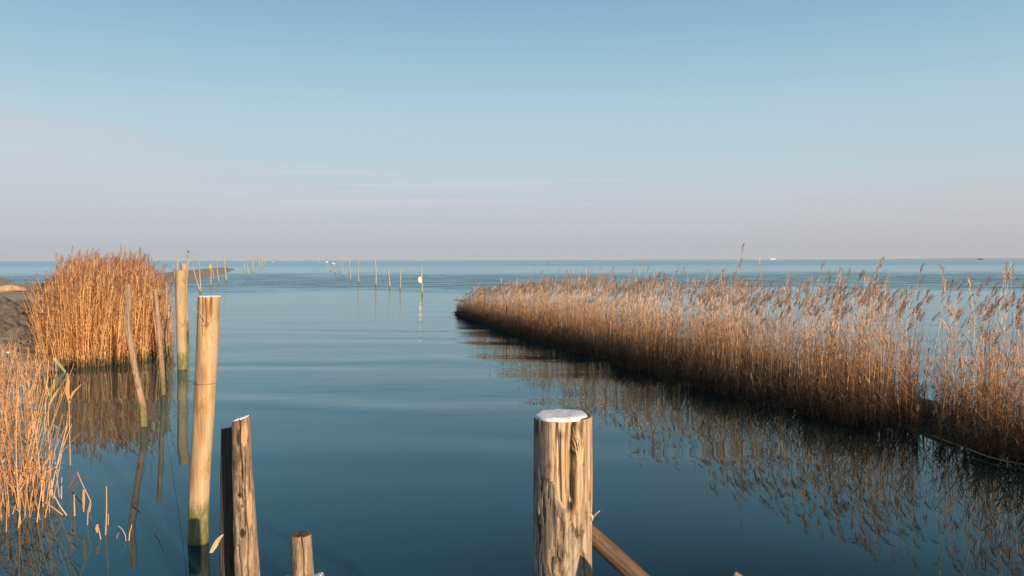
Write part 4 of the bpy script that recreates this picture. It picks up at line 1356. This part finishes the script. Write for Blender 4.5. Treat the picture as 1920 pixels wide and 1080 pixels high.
# grey bird like scrap among the clump's foot
q = W(268, 666)
sc_ = empty('duck', (q.x, q.y - .1, -.02))
tag(sc_, 'small dark duck with white cheek on the water at the foot of the reed clump', 'duck')
link('body', tube_mesh('body', [(.30, 0, .10), (.20, 0, .10), (.05, 0, .09), (-.10, 0, .10), (-.15, 0, .17), (-.16, 0, .24), (-.20, 0, .25), (-.25, 0, .235)], [.012, .07, .11, .09, .04, .045, .04, .008], 12, 40), M['darkl'], sc_)
link('white_patch', tube_mesh('white_patch', [(-.17, -.035, .25), (-.185, -.045, .225)], [.022, .018], 8, 6), M['white'], sc_)
link('breast_patch', tube_mesh('breast_patch', [(-.12, -.06, .13), (-.13, -.07, .08)], [.035, .03], 8, 6), M['white'], sc_)

# ---------------------------------------------------------------- the far side
def hill(name, px0, px1, D, hgt, mat, seed):
    a = W(px0, 500); x0 = (px0 - 960) / F * D; x1 = (px1 - 960) / F * D
    V, Q = [], []; n = 120; rr = random.Random(seed)
    ph = [rr.uniform(0, 6) for _ in range(5)]
    for i in range(n):
        f = i / (n - 1); x = x0 + (x1 - x0) * f
        h = hgt * math.sin(math.pi * f) ** .5 * (.7 + .2 * math.sin(f * 7 + ph[0]) + .12 * math.sin(f * 23 + ph[1]) + .08 * math.sin(f * 61 + ph[2]))
        for j, (dy, k) in enumerate(((-150, -.1), (-60, .6), (0, 1), (120, .8), (300, -.1))):
            V.append((x, D + dy, max(-1, h * k)))
    for i in range(n - 1):
        for j in range(4): Q.append((i * 5 + j, (i + 1) * 5 + j, (i + 1) * 5 + j + 1, i * 5 + j + 1))
    return tag(link(name, mesh_np(name, V, Q), mat), kind='structure')


M['far'] = ground_mat('far_land', (.10, .10, .08), (.16, .14, .11), (.2, .18, .15), .02)
hill('far_shore', 1640, 2100, 7000, 10, M['far'], 2)


def boat(name, label, px, py, D, L, Hb, mat, cabin):
    x = (px - 960) / F * D
    rt = empty(name, (x, D, 0)); tag(rt, label, 'boat')
    V = []
    for i in range(9):
        f = i / 8; w = L * .13 * (math.sin(math.pi * min(1, .12 + f * .88)) ** .5 if f < 1 else 0); xx = L * (f - .5)
        sh = Hb * (1 + .35 * f ** 3)
        V += [(xx, -w, sh), (xx, -w * .7, -.3), (xx, w * .7, -.3), (xx, w, sh)]
    Q = [(i * 4 + j, i * 4 + j + 1, i * 4 + j + 5, i * 4 + j + 4) for i in range(8) for j in range(3)] + [(i * 4 + 3, i * 4, i * 4 + 4, i * 4 + 7) for i in range(8)] + [(0, 3, 2, 1)]
    link('hull', mesh_np('hull', V, Q, False), mat, rt)
    for nm, x0, x1, y1, z0, z1, mt in cabin:
        a = [(x0, -y1, z0), (x1, -y1, z0), (x1, y1, z0), (x0, y1, z0), (x0 + .1 * (x1 - x0), -y1 * .9, z1), (x1 - .15 * (x1 - x0), -y1 * .9, z1), (x1 - .15 * (x1 - x0), y1 * .9, z1), (x0 + .1 * (x1 - x0), y1 * .9, z1)]
        link(nm, mesh_np(nm, a, [(0, 3, 2, 1), (4, 5, 6, 7), (0, 1, 5, 4), (1, 2, 6, 5), (2, 3, 7, 6), (3, 0, 4, 7)], False), mt, rt)
    return rt


boat('boat', 'small dark boat on the horizon at the far right', 1838, 486, 1500, 10, 1.6, M['darkl'], [('cabin', -2.5, 1.5, 1.0, 1.6, 2.9, M['darkl'])])
boat('ship', 'white ship on the horizon beyond the tallest reed plume', 1449, 486, 4200, 28, 3.5, M['white'], [('superstructure', -9, -2, 3, 3.5, 9, M['white']), ('bridge', 3, 7, 2.5, 3.5, 8, M['white'])])

# ---------------------------------------------------------------- the air
hz = bpy.data.materials.new('haze_air'); hz.use_nodes = True
hn = hz.node_tree; hn.nodes.clear()
ho = hn.nodes.new('ShaderNodeOutputMaterial'); hv = hn.nodes.new('ShaderNodeVolumePrincipled')
hv.inputs['Color'].default_value = (.78, .86, .96, 1); hv.inputs['Density'].default_value = 1.0e-4
hn.links.new(hv.outputs[0], ho.inputs['Volume'])
bx = [(x, y, z) for x in (-9000, 9000) for y in (-2000, 9500) for z in (-1.5, 24)]
hb = mesh_np('haze', bx, [(0, 1, 3, 2), (4, 6, 7, 5), (0, 4, 5, 1), (2, 3, 7, 6), (0, 2, 6, 4), (1, 5, 7, 3)], False)
tag(link('haze', hb, hz), kind='stuff')
